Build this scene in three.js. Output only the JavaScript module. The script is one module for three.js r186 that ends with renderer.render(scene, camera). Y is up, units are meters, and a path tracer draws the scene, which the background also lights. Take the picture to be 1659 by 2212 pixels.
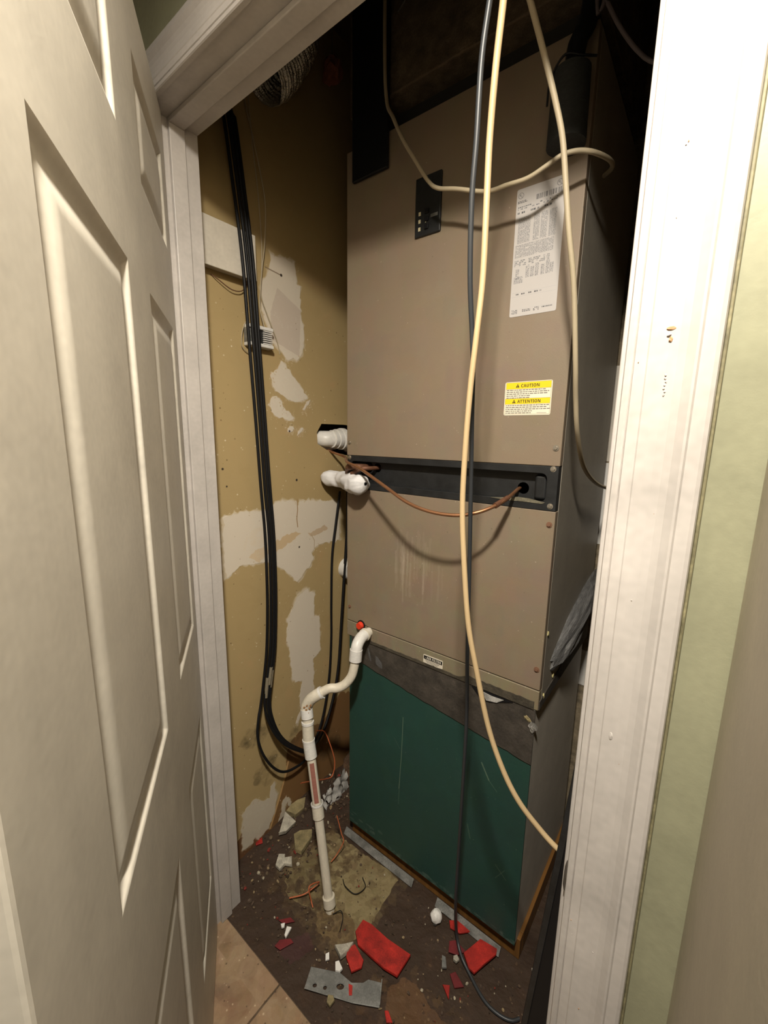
import * as THREE from 'three';
import { RoundedBoxGeometry } from 'three/addons/geometries/RoundedBoxGeometry.js';
import { mergeGeometries } from 'three/addons/utils/BufferGeometryUtils.js';
import { ImprovedNoise } from 'three/addons/math/ImprovedNoise.js';

// ---------- camera, light, exposure ----------
const scene = new THREE.Scene();
scene.background = new THREE.Color(0x000000);
const renderer = new THREE.WebGLRenderer({ antialias: true });
renderer.toneMapping = THREE.LinearToneMapping;
renderer.toneMappingExposure = 1.0;
renderer.shadowMap.enabled = true;
renderer.shadowMap.type = THREE.PCFSoftShadowMap;

const camera = new THREE.PerspectiveCamera(101.65, 1659 / 2212, 0.01, 20);
camera.position.set(0.9614, 1.3983, 0.4562);
camera.up.set(-0.1223, 0.9836, -0.1322);
camera.lookAt(0.9614 - 0.6016, 1.3983 - 0.1794, 0.4562 - 0.7784);

// the one lamp: a small adjustable spotlight under the hall ceiling, aimed at the closet
const LAMP = new THREE.Vector3(0.93, 2.172, 0.485), AIM = new THREE.Vector3(0.44, 0.0, -0.16);
const lampLight = new THREE.SpotLight(new THREE.Color(1.0, 0.925, 0.80), 11.6, 0, THREE.MathUtils.degToRad(80), 1.0, 2);
lampLight.name = 'spotlight_beam';
lampLight.position.copy(LAMP);
lampLight.target.position.copy(AIM);
lampLight.castShadow = true;
lampLight.shadow.radius = 2.4;
lampLight.shadow.mapSize.set(2048, 2048);
lampLight.shadow.camera.near = 0.02;
scene.add(lampLight, lampLight.target);

// ---------- helpers ----------
let seed = 20240611;
const rnd = () => { seed |= 0; seed = seed + 0x6D2B79F5 | 0; let t = Math.imul(seed ^ seed >>> 15, 1 | seed); t = t + Math.imul(t ^ t >>> 7, 61 | t) ^ t; return ((t ^ t >>> 14) >>> 0) / 4294967296; };
const rr = (a, b) => a + (b - a) * rnd();
const perlin = new ImprovedNoise();
const noise = (x, y, z = 0) => perlin.noise(x, y, z);
const fbm = (x, y, z = 0, n = 4) => { let s = 0, a = 0.5; for (let i = 0; i < n; i++) { s += a * noise(x, y, z + i * 7.3); x *= 2.03; y *= 2.03; a *= 0.5; } return s; };
const lin = (r, g, b) => new THREE.Color().setRGB(r, g, b);
const V = (a) => new THREE.Vector3(a[0], a[1], a[2]);
const taken = {};
function numbered(name) { const n = taken[name] = (taken[name] ?? -1) + 1; return n ? name + '_' + String(n).padStart(3, '0') : name; }
function add(o, name, parent = scene) {
  o.name = parent === scene ? numbered(name) : name;
  o.castShadow = o.receiveShadow = true;
  parent.add(o); return o;
}
function mesh(name, geo, m, parent = scene) { return add(new THREE.Mesh(geo, m), name, parent); }
function tag(o, label, category, group, kind) { Object.assign(o.userData, { label, category }); if (group) o.userData.group = group; if (kind) o.userData.kind = kind; return o; }
function thing(name, label, category, pos = [0, 0, 0], group) { const g = add(new THREE.Group(), name); g.position.set(...pos); return tag(g, label, category, group); }
function structure(o, label, category) { o.userData.kind = 'structure'; if (label) o.userData.label = label; if (category) o.userData.category = category; return o; }
// planar uv in metres from the face direction
function uvm(geo, ox = 0, oy = 0) {
  const g = geo.index ? geo.toNonIndexed() : geo; if (!g.attributes.normal) g.computeVertexNormals();
  const p = g.attributes.position, n = g.attributes.normal, uv = new Float32Array(p.count * 2);
  for (let i = 0; i < p.count; i++) {
    const ax = Math.abs(n.getX(i)), ay = Math.abs(n.getY(i)), az = Math.abs(n.getZ(i));
    const [u, v] = ay >= ax && ay >= az ? [p.getX(i), p.getZ(i)] : ax >= az ? [p.getZ(i), p.getY(i)] : [p.getX(i), p.getY(i)];
    uv[2 * i] = u + ox; uv[2 * i + 1] = v + oy;
  }
  g.setAttribute('uv', new THREE.BufferAttribute(uv, 2)); return g;
}
// box from corner to corner
function boxg(x0, x1, y0, y1, z0, z1, r = 0) {
  const w = x1 - x0, h = y1 - y0, d = z1 - z0;
  const g = r ? new RoundedBoxGeometry(w, h, d, 2, r) : new THREE.BoxGeometry(w, h, d);
  g.translate((x0 + x1) / 2, (y0 + y1) / 2, (z0 + z1) / 2); return uvm(g);
}
const box = (name, a, m, parent, r = 0) => mesh(name, boxg(...a, r), m, parent);
function cylg(a, b, r0, r1 = r0, seg = 20, open = false) {
  const A = V(a), B = V(b), d = B.clone().sub(A), g = new THREE.CylinderGeometry(r1, r0, d.length(), seg, 1, open);
  g.applyQuaternion(new THREE.Quaternion().setFromUnitVectors(new THREE.Vector3(0, 1, 0), d.normalize()));
  g.translate((A.x + B.x) / 2, (A.y + B.y) / 2, (A.z + B.z) / 2); return g;
}
function tubeg(pts, r, seg = 120, rad = 10, tension = 0.5) { return new THREE.TubeGeometry(new THREE.CatmullRomCurve3(pts.map(V), false, 'catmullrom', tension), seg, r, rad, false); }
function plateg(poly, th, y0 = 0.001, bend = 0) {           // flat piece lying on the floor, outline in x,z
  const s = new THREE.Shape(poly.map(([x, z]) => new THREE.Vector2(x, -z)));
  const g = new THREE.ExtrudeGeometry(s, { depth: th, bevelEnabled: true, bevelThickness: th * 0.2, bevelSize: 0.0008, bevelSegments: 1, steps: 1 });
  g.rotateX(-Math.PI / 2); g.translate(0, y0 + th * 0.2, 0);
  return uvm(g);
}
function mid(poly) { let x = 0, z = 0; for (const q of poly) { x += q[0]; z += q[1]; } return [x / poly.length, z / poly.length]; }
function lumpg(rx, ry, rz, amp, sd, det = 3) {
  const g = new THREE.IcosahedronGeometry(1, det), p = g.attributes.position;
  for (let i = 0; i < p.count; i++) {
    const v = new THREE.Vector3().fromBufferAttribute(p, i), k = 1 + amp * fbm(v.x * 1.7 + sd, v.y * 1.7, v.z * 1.7 + sd, 3) * 2;
    p.setXYZ(i, v.x * k * rx, v.y * k * ry, v.z * k * rz);
  }
  g.computeVertexNormals(); return g;
}
// ---------- textures ----------
function canvas(w, h) { const c = document.createElement('canvas'); c.width = w; c.height = h; return [c, c.getContext('2d')]; }
function canvasTex(c, srgb = true) { const t = new THREE.CanvasTexture(c); if (srgb) t.colorSpace = THREE.SRGBColorSpace; t.anisotropy = 8; return t; }
function noiseTex(size, fn, srgb = false) {                 // fn(u,v) in 0..1, tileable enough at this scale -> grey or rgb 0..255
  const d = new Uint8Array(size * size * 4);
  for (let j = 0; j < size; j++) for (let i = 0; i < size; i++) {
    const q = fn(i / size, j / size), k = 4 * (j * size + i);
    if (typeof q === 'number') d[k] = d[k + 1] = d[k + 2] = q; else { d[k] = q[0]; d[k + 1] = q[1]; d[k + 2] = q[2]; }
    d[k + 3] = 255;
  }
  const t = new THREE.DataTexture(d, size, size); t.wrapS = t.wrapT = THREE.RepeatWrapping; t.magFilter = THREE.LinearFilter; t.minFilter = THREE.LinearMipmapLinearFilter; t.generateMipmaps = true;
  if (srgb) t.colorSpace = THREE.SRGBColorSpace; t.needsUpdate = true; return t;
}
const tile = (f, u, v, s) => {                              // blend the noise across its borders
  const a = f(u * s, v * s), b = f((u - 1) * s, v * s), c = f(u * s, (v - 1) * s), d = f((u - 1) * s, (v - 1) * s);
  return (a * (1 - u) + b * u) * (1 - v) + (c * (1 - u) + d * u) * v;
};
const clamp = (x, a = 0, b = 255) => Math.max(a, Math.min(b, x));
const peel = noiseTex(256, (u, v) => clamp(128 + 150 * tile((x, y) => fbm(x, y, 1.5, 4), u, v, 22)));
const mottle = noiseTex(256, (u, v) => clamp(238 + 34 * tile((x, y) => fbm(x, y, 4.5, 5), u, v, 7) + 10 * tile((x, y) => noise(x, y, 9), u, v, 60), 0, 255), true);
const grit = noiseTex(256, (u, v) => clamp(200 + 120 * tile((x, y) => fbm(x, y, 3.5, 5), u, v, 9) + 40 * tile((x, y) => noise(x, y, 2), u, v, 70), 60, 255), true);
const grainTex = noiseTex(256, (u, v) => clamp(205 + 70 * tile((x, y) => fbm(x, y * 0.08, 6.5, 4), u, v, 18), 80, 255), true);
const rep = (t, r) => { const c = t.clone(); c.repeat.set(r, r); c.needsUpdate = true; return c; };
const peel6 = rep(peel, 6), mottle2 = rep(mottle, 2.2), grit4 = rep(grit, 4), grain3 = rep(grainTex, 5), peel14 = rep(peel, 14);
const std = (color, roughness, extra = {}) => new THREE.MeshStandardMaterial({ color, roughness, metalness: 0, ...extra });
const M = {
  trim: std(lin(0.55, 0.51, 0.475), 0.38, { map: mottle2, bumpMap: peel6, bumpScale: 0.00012 }),
  door: std(lin(0.74, 0.69, 0.59), 0.42, { map: mottle2, bumpMap: peel6, bumpScale: 0.0001 }),
  sage: std(lin(0.31, 0.305, 0.20), 0.45, { map: mottle2, bumpMap: peel14, bumpScale: 0.00012 }),
  hall: std(lin(0.46, 0.40, 0.30), 0.5, { map: mottle2, bumpMap: peel14, bumpScale: 0.0001 }),
  hallFarDarkened: std(lin(0.20, 0.18, 0.13), 0.6, { map: mottle2 }),  // unseen hall walls, darkened to cut light bounced into the closet
  ceiling: std(lin(0.5, 0.48, 0.44), 0.9, { map: mottle2 }),  // unseen hall ceiling, toned down for less bounced light
  stud: std(lin(0.16, 0.10, 0.055), 0.9, { map: grain3 }),
  backwall: std(lin(0.40, 0.32, 0.21), 0.85, { map: grit4, bumpMap: peel6, bumpScale: 0.001 }),
  taupe: std(lin(0.30, 0.235, 0.175), 0.5, { map: mottle2, bumpMap: peel14, bumpScale: 0.0002 }),
  sideMetal: std(lin(0.34, 0.305, 0.25), 0.45, { map: mottle2, bumpMap: peel6, bumpScale: 0.0003 }),
  black: std(lin(0.022, 0.023, 0.024), 0.5, { map: grit4 }),
  blackRubber: new THREE.MeshPhysicalMaterial({ color: lin(0.008, 0.008, 0.009), roughness: 0.5, specularIntensity: 0.5 }),
  greyRubber: std(lin(0.034, 0.037, 0.041), 0.42),
  tanCable: std(lin(0.58, 0.425, 0.235), 0.5, { map: mottle2 }),
  creamCable: std(lin(0.48, 0.40, 0.27), 0.55, { map: mottle2 }),
  copper: std(lin(0.62, 0.30, 0.15), 0.42, { metalness: 0.75, map: grit4 }),
  copperDull: std(lin(0.25, 0.11, 0.06), 0.6, { metalness: 0.4, map: grit4 }),
  pvc: std(lin(0.74, 0.68, 0.56), 0.45, { map: mottle2 }),
  pvcClean: std(lin(0.80, 0.78, 0.74), 0.4, { map: mottle2 }),
  foam: std(lin(0.82, 0.81, 0.82), 0.9, { bumpMap: peel14, bumpScale: 0.002 }),
  green: std(lin(0.013, 0.062, 0.056), 0.5, { bumpMap: peel14, bumpScale: 0.0003 }),
  plenumSide: std(lin(0.62, 0.57, 0.49), 0.5, { map: mottle2 }),
  mastic: std(lin(0.085, 0.071, 0.057), 0.7, { map: grit4, bumpMap: peel6, bumpScale: 0.0012 }),
  masticGrey: std(lin(0.22, 0.215, 0.21), 0.7, { map: grit4, bumpMap: peel6, bumpScale: 0.003 }),
  lumber: std(lin(0.30, 0.13, 0.022), 0.7, { map: grain3 }),
  galv: std(lin(0.36, 0.36, 0.34), 0.5, { metalness: 0.3, map: grit4 }),
  steel: std(lin(0.4, 0.36, 0.3), 0.4, { metalness: 0.8 }),
  rust: std(lin(0.20, 0.10, 0.06), 0.7, { metalness: 0.2 }),
  red: std(lin(0.58, 0.026, 0.016), 0.6, { map: grit4 }),
  redDark: std(lin(0.24, 0.018, 0.022), 0.7, { map: grit4 }),
  redPlug: std(lin(0.72, 0.05, 0.02), 0.35),
  plaster: std(lin(0.66, 0.61, 0.50), 0.9, { map: grit4 }),
  plasterTan: std(lin(0.42, 0.34, 0.17), 0.9, { map: grit4 }),
  white: std(lin(0.78, 0.76, 0.72), 0.6),
  paper: std(lin(0.66, 0.64, 0.60), 0.85, { map: grit4, side: THREE.DoubleSide }),
  dirt: std(lin(0.075, 0.043, 0.022), 0.95, { map: grit4 }),
  orangeWire: std(lin(0.50, 0.13, 0.05), 0.5),
  foil: std(lin(0.62, 0.60, 0.56), 0.35, { metalness: 0.85, bumpMap: peel6, bumpScale: 0.004 }),
  duct: std(lin(0.20, 0.14, 0.085), 0.85, { map: grit4 }),
  boxWhite: std(lin(0.74, 0.68, 0.58), 0.5, { map: mottle2 }),
  hidden: std(lin(0.03, 0.025, 0.02), 0.9),  // near-black colour standing for shade in the gap and the band cavity
};
// ---------- outlines on the left wall (depth into the closet, height), cable runs and floor pieces, in metres ----------
const PATCHES = [[[0.374,1.907],[0.4,1.91],[0.467,1.915],[0.469,1.891],[0.474,1.854],[0.488,1.852],[0.485,1.77],[0.496,1.736],[0.5,1.689],[0.494,1.658],[0.482,1.642],[0.468,1.627],[0.455,1.635],[0.432,1.622],[0.419,1.627],[0.407,1.644],[0.367,1.672],[0.353,1.71],[0.339,1.752],[0.342,1.813],[0.354,1.846],[0.371,1.868]],[[0.408,1.617],[0.431,1.598],[0.503,1.527],[0.51,1.515],[0.488,1.51],[0.46,1.499],[0.424,1.507],[0.386,1.524],[0.366,1.551],[0.363,1.57],[0.384,1.592]],[[0.381,1.514],[0.402,1.495],[0.414,1.476],[0.44,1.463],[0.447,1.45],[0.435,1.439],[0.409,1.448],[0.391,1.447],[0.367,1.46],[0.353,1.489],[0.36,1.502]],[[0.522,1.514],[0.514,1.496],[0.492,1.473],[0.487,1.48],[0.502,1.502]],[[0.45,1.415],[0.445,1.406],[0.434,1.403],[0.425,1.407],[0.424,1.418],[0.432,1.425],[0.446,1.423]],[[0.488,1.419],[0.476,1.404],[0.461,1.394],[0.466,1.408],[0.479,1.421]],[[0.183,1.159],[0.211,1.169],[0.24,1.175],[0.278,1.171],[0.323,1.162],[0.357,1.169],[0.367,1.188],[0.412,1.188],[0.449,1.182],[0.456,1.161],[0.462,1.181],[0.498,1.178],[0.659,1.157],[0.658,1.006],[0.579,1.011],[0.536,1.006],[0.518,0.991],[0.526,0.964],[0.505,0.939],[0.446,0.895],[0.43,0.921],[0.394,0.953],[0.364,0.977],[0.335,0.995],[0.27,1.004],[0.236,1.009],[0.21,0.995],[0.182,0.98],[0.177,1.026],[0.175,1.101]],[[0.491,0.866],[0.445,0.849],[0.424,0.81],[0.399,0.778],[0.394,0.722],[0.408,0.633],[0.415,0.552],[0.432,0.527],[0.461,0.517],[0.446,0.462],[0.45,0.41],[0.422,0.363],[0.438,0.358],[0.46,0.404],[0.516,0.425],[0.518,0.521],[0.513,0.578],[0.553,0.596],[0.55,0.741],[0.522,0.746],[0.526,0.801],[0.527,0.839],[0.503,0.848]],[[0.188,0.029],[0.188,0.122],[0.195,0.166],[0.227,0.186],[0.246,0.19],[0.268,0.158],[0.302,0.147],[0.308,0.189],[0.324,0.197],[0.332,0.152],[0.336,0.129],[0.319,0.07],[0.297,0.029],[0.272,0.022],[0.252,0.015],[0.239,0.041],[0.229,0.021],[0.201,0.022]],[[0.356,0.094],[0.372,0.102],[0.393,0.075],[0.4,0.024],[0.392,0.036],[0.377,0.068],[0.366,0.057],[0.37,0.018],[0.348,0.011],[0.332,0.009],[0.344,0.045],[0.353,0.067]]];
const TRI = [[0.397,1.824],[0.486,1.78],[0.477,1.642],[0.367,1.676],[0.37,1.75]];
const HOLE = [[0.57,1.436],[0.69,1.436],[0.734,1.432],[0.735,1.32],[0.693,1.326],[0.596,1.346],[0.551,1.368],[0.548,1.406]];
const RUN = {
  tan: [[0.686,1.969,-0.13],[0.683,1.945,-0.135],[0.675,1.877,-0.14],[0.667,1.804,-0.15],[0.665,1.732,-0.155],[0.663,1.631,-0.16],[0.658,1.554,-0.16],[0.649,1.466,-0.165],[0.643,1.357,-0.17],[0.644,1.272,-0.17],[0.653,1.176,-0.17],[0.666,1.079,-0.17],[0.684,0.996,-0.175],[0.71,0.896,-0.18],[0.739,0.824,-0.185],[0.77,0.773,-0.19],[0.806,0.732,-0.2],[0.836,0.709,-0.205],[0.855,0.702,-0.21]],
  coax: [[0.657,2.071,-0.25],[0.669,2.034,-0.255],[0.689,1.97,-0.27],[0.706,1.909,-0.29],[0.718,1.86,-0.3],[0.726,1.797,-0.31],[0.734,1.731,-0.32],[0.744,1.651,-0.34],[0.75,1.535,-0.37],[0.749,1.473,-0.4],[0.749,1.406,-0.44],[0.745,1.337,-0.54],[0.741,1.286,-0.72],[0.748,1.258,-0.9],[0.758,1.257,-1.01]],
  tstat: [[0.257,2.177,-0.44],[0.293,2.115,-0.42],[0.328,2.055,-0.41],[0.374,1.989,-0.4],[0.412,1.937,-0.39],[0.441,1.911,-0.383],[0.485,1.896,-0.383],[0.552,1.871,-0.383],[0.594,1.869,-0.383],[0.634,1.868,-0.383],[0.666,1.878,-0.385],[0.691,1.889,-0.39],[0.715,1.892,-0.4],[0.737,1.891,-0.42],[0.751,1.898,-0.47],[0.745,1.91,-0.52],[0.723,1.921,-0.56]],
  grey: [[0.675,1.968,-0.12],[0.669,1.945,-0.125],[0.659,1.888,-0.13],[0.652,1.804,-0.14],[0.644,1.736,-0.15],[0.637,1.639,-0.17],[0.635,1.563,-0.19],[0.635,1.507,-0.2],[0.63,1.433,-0.215],[0.626,1.353,-0.23],[0.622,1.267,-0.245],[0.615,1.124,-0.27],[0.61,0.966,-0.29],[0.608,0.792,-0.31],[0.599,0.595,-0.33],[0.589,0.374,-0.35],[0.584,0.219,-0.36],[0.568,0.06,-0.409],[0.591,0.02,-0.394],[0.628,0.006,-0.377],[0.678,0.006,-0.353],[0.716,0.006,-0.35],[0.747,0.006,-0.359],[0.761,0.006,-0.375]],
  copper: [[-0.125,1.352,-0.596],[-0.1,1.34,-0.605],[-0.06,1.323,-0.634],[0.0,1.293,-0.652],[0.252,1.297,-0.4],[0.33,1.276,-0.36],[0.418,1.247,-0.335],[0.484,1.234,-0.33],[0.545,1.233,-0.335],[0.586,1.242,-0.35],[0.613,1.256,-0.38],[0.623,1.27,-0.425],[0.622,1.282,-0.48],[0.618,1.284,-0.51]],
  bundleL: [[-0.08,2.22,-0.225],[-0.08,2.17,-0.24],[-0.08,2.025,-0.259],[-0.065,1.851,-0.267],[-0.07,1.634,-0.282],[-0.08,1.447,-0.299],[-0.085,1.244,-0.312],[-0.085,1.1,-0.321],[-0.085,0.95,-0.322],[-0.085,0.842,-0.319],[-0.085,0.718,-0.311],[-0.085,0.611,-0.294],[-0.08,0.529,-0.279]],
  loop1: [[-0.08,0.529,-0.279],[-0.075,0.448,-0.292],[-0.07,0.379,-0.324],[-0.065,0.317,-0.378],[-0.065,0.28,-0.43],[-0.07,0.305,-0.504],[-0.08,0.401,-0.568],[-0.085,0.518,-0.604],[-0.09,0.681,-0.626],[-0.09,0.863,-0.642],[-0.09,1.04,-0.658],[-0.09,1.171,-0.663],[-0.09,1.231,-0.663]],
  loop2: [[-0.085,0.535,-0.28],[-0.08,0.503,-0.268],[-0.075,0.444,-0.258],[-0.07,0.375,-0.271],[-0.07,0.302,-0.306],[-0.07,0.252,-0.349],[-0.075,0.227,-0.405],[-0.085,0.221,-0.469],[-0.09,0.309,-0.547],[-0.09,0.465,-0.589],[-0.095,0.628,-0.61],[-0.095,0.778,-0.612],[-0.095,0.958,-0.618],[-0.095,1.078,-0.638],[-0.092,1.197,-0.658]],
  wireA: [[-0.1,2.178,-0.321],[-0.1,2.101,-0.342],[-0.098,2.026,-0.354],[-0.098,1.931,-0.349],[-0.1,1.856,-0.338],[-0.1,1.806,-0.331],[-0.098,1.75,-0.325],[-0.09,1.701,-0.331]],
  wireB: [[-0.105,2.151,-0.329],[-0.1,2.042,-0.337],[-0.1,1.918,-0.343],[-0.1,1.833,-0.338],[-0.1,1.783,-0.336],[-0.1,1.738,-0.355],[-0.1,1.674,-0.386],[-0.104,1.637,-0.399]],
  wireC: [[-0.1,1.712,-0.288],[-0.1,1.696,-0.273],[-0.1,1.664,-0.263],[-0.103,1.635,-0.266],[-0.104,1.62,-0.29]],
  orange1: [[-0.05,0.338,-0.469],[-0.02,0.344,-0.48],[0.0,0.302,-0.488],[0.01,0.221,-0.503],[0.01,0.171,-0.49],[0.02,0.194,-0.446],[0.05,0.262,-0.368],[0.08,0.332,-0.284]],
  orange2: [[0.12,0.143,-0.401],[0.14,0.086,-0.402],[0.15,0.062,-0.401],[0.138,0.02,-0.382],[0.136,0.012,-0.356]],
  orange3: [[0.115,0.012,-0.199],[0.148,0.02,-0.234],[0.163,0.03,-0.278],[0.166,0.06,-0.234],[0.176,0.02,-0.232],[0.19,0.012,-0.226]],
};
const PVC = {pipe:[0.197,0.804,-0.466],pA:[0.208,0.789,-0.4],pB:[0.206,0.768,-0.395],pC:[0.205,0.725,-0.39],pD:[0.186,0.67,-0.37],pE:[0.148,0.655,-0.34],pF:[0.119,0.633,-0.315],pG:[0.094,0.591,-0.3],pH:[0.101,0.562,-0.297],pI:[0.11,0.491,-0.292],pJ:[0.122,0.443,-0.29],pK:[0.144,0.355,-0.285],pL:[0.158,0.295,-0.28],pM:[0.222,0.027,-0.262]};
const LIE = {
  red1: [[0.331,-0.259],[0.329,-0.294],[0.356,-0.3],[0.414,-0.3],[0.484,-0.309],[0.482,-0.251],[0.444,-0.243],[0.357,-0.24]],
  red2: [[0.596,-0.405],[0.618,-0.462],[0.663,-0.468],[0.666,-0.456],[0.637,-0.382],[0.621,-0.384]],
  red3: [[0.341,-0.217],[0.35,-0.234],[0.39,-0.223],[0.396,-0.209],[0.382,-0.185],[0.35,-0.2]],
  red4: [[0.526,-0.451],[0.545,-0.466],[0.584,-0.463],[0.564,-0.442],[0.536,-0.438]],
  red5: [[0.496,-0.182],[0.502,-0.187],[0.521,-0.177],[0.511,-0.169]],
  red6: [[0.583,-0.314],[0.597,-0.323],[0.608,-0.299]],
  red7: [[0.587,-0.345],[0.596,-0.357],[0.626,-0.344],[0.609,-0.328]],
  red8: [[0.55,-0.408],[0.562,-0.42],[0.596,-0.415],[0.581,-0.394],[0.56,-0.386]],
  metal: [[0.29,-0.128],[0.358,-0.166],[0.396,-0.17],[0.42,-0.189],[0.426,-0.202],[0.457,-0.218],[0.481,-0.178],[0.425,-0.144],[0.309,-0.088]],
  metalholes: [[0.325,-0.108],[0.349,-0.121],[0.378,-0.147],[0.402,-0.158]],
  stone: [[0.492,-0.441]],
  cream: [[0.311,-0.197],[0.33,-0.215],[0.345,-0.233],[0.346,-0.211],[0.339,-0.189]],
  w1: [[0.335,-0.174],[0.34,-0.181],[0.358,-0.175],[0.357,-0.167],[0.347,-0.162]],
  w2: [[0.577,-0.383],[0.583,-0.39],[0.591,-0.385],[0.588,-0.376],[0.58,-0.376]],
  w3: [[0.753,-0.488],[0.762,-0.495],[0.766,-0.476],[0.76,-0.474]],
  w4: [[0.004,-0.235],[-0.017,-0.264],[-0.001,-0.276],[0.008,-0.268],[0.023,-0.285],[0.044,-0.268],[0.023,-0.256],[0.025,-0.235]],
  w5: [[-0.063,-0.3],[-0.105,-0.359],[-0.053,-0.365],[-0.051,-0.321]],
  w6: [[-0.111,-0.392],[-0.109,-0.418],[-0.096,-0.448],[-0.069,-0.418],[-0.071,-0.38],[-0.105,-0.365]],
  w7: [[-0.029,-0.339],[-0.023,-0.361],[0.007,-0.39],[0.026,-0.372],[0.039,-0.313],[0.014,-0.308]],
  w8: [[0.179,-0.13],[0.168,-0.147],[0.179,-0.153],[0.186,-0.128]],
  w9: [[0.149,-0.141],[0.155,-0.149],[0.161,-0.142],[0.157,-0.137]],
  w10: [[0.332,-0.176],[0.341,-0.18],[0.361,-0.173],[0.356,-0.165],[0.347,-0.163]],
  w11: [[0.301,-0.171],[0.305,-0.179],[0.315,-0.169],[0.31,-0.162]],
  w12: [[0.367,-0.115],[0.378,-0.121],[0.386,-0.117],[0.385,-0.103],[0.374,-0.104]],
  w13: [[0.443,-0.509],[0.45,-0.514],[0.467,-0.505],[0.462,-0.498]],
  w14: [[0.551,-0.365],[0.56,-0.367],[0.573,-0.349],[0.564,-0.342]],
  redsm1: [[0.176,-0.099],[0.175,-0.116],[0.196,-0.136],[0.208,-0.135],[0.193,-0.102]],
  redsm2: [[0.133,-0.145],[0.155,-0.17],[0.171,-0.171],[0.151,-0.148]],
  redsm3: [[-0.116,-0.242],[-0.111,-0.265],[-0.094,-0.254],[-0.103,-0.236]],
  conc: [[0.033,-0.411],[0.049,-0.447],[0.165,-0.45],[0.295,-0.463],[0.334,-0.455],[0.347,-0.316],[0.342,-0.29],[0.336,-0.247],[0.301,-0.195],[0.237,-0.197],[0.201,-0.23],[0.102,-0.205],[0.053,-0.232],[0.026,-0.288]],
  conc2: [[0.023,-0.28],[0.045,-0.398],[0.161,-0.319],[0.21,-0.241],[0.119,-0.21],[0.053,-0.232]],
  brown1: [[0.469,-0.224],[0.491,-0.267],[0.527,-0.278],[0.578,-0.261],[0.626,-0.26],[0.511,-0.169]],
};
// ---------- the setting ----------
const H = 2.03, W = 0.887, T = 0.106, XW = -0.11, ZB = -1.03, HC = 2.62, HH = 2.4, XE = 0.998;
// front wall with the doorway
{
  const s = new THREE.Shape([[-1.4, 0], [-0.018, 0], [-0.018, H + 0.018], [W + 0.018, H + 0.018], [W + 0.018, 0], [1.1, 0], [1.1, HC], [-1.4, HC]].map((q) => new THREE.Vector2(...q)));
  const g = new THREE.ExtrudeGeometry(s, { depth: T - 0.004, bevelEnabled: false }); g.translate(0, 0, -T + 0.002);
  structure(mesh('wall_front', uvm(g), M.sage), 'sage green wall around the white closet doorway', 'wall');
}
// frame: jambs and stops
{
  const g = add(new THREE.Group(), 'trim_1'); structure(g, 'white painted door frame lining the closet opening', 'door frame');
  box('jamb', [-0.018, 0, 0, H, -T, 0.002], M.trim, g); box('jamb', [W, W + 0.018, 0, H, -T, 0.002], M.trim, g);
  box('head_jamb', [-0.018, W + 0.018, H, H + 0.018, -T, 0.002], M.trim, g);
  box('door_stop', [0, 0.010, 0, H - 0.010, -0.073, -0.040], M.trim, g, 0.002); box('door_stop', [W - 0.010, W, 0, H - 0.010, -0.073, -0.040], M.trim, g, 0.002);
  box('head_stop', [0, W, H - 0.010, H, -0.073, -0.040], M.trim, g, 0.002);
}
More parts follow.
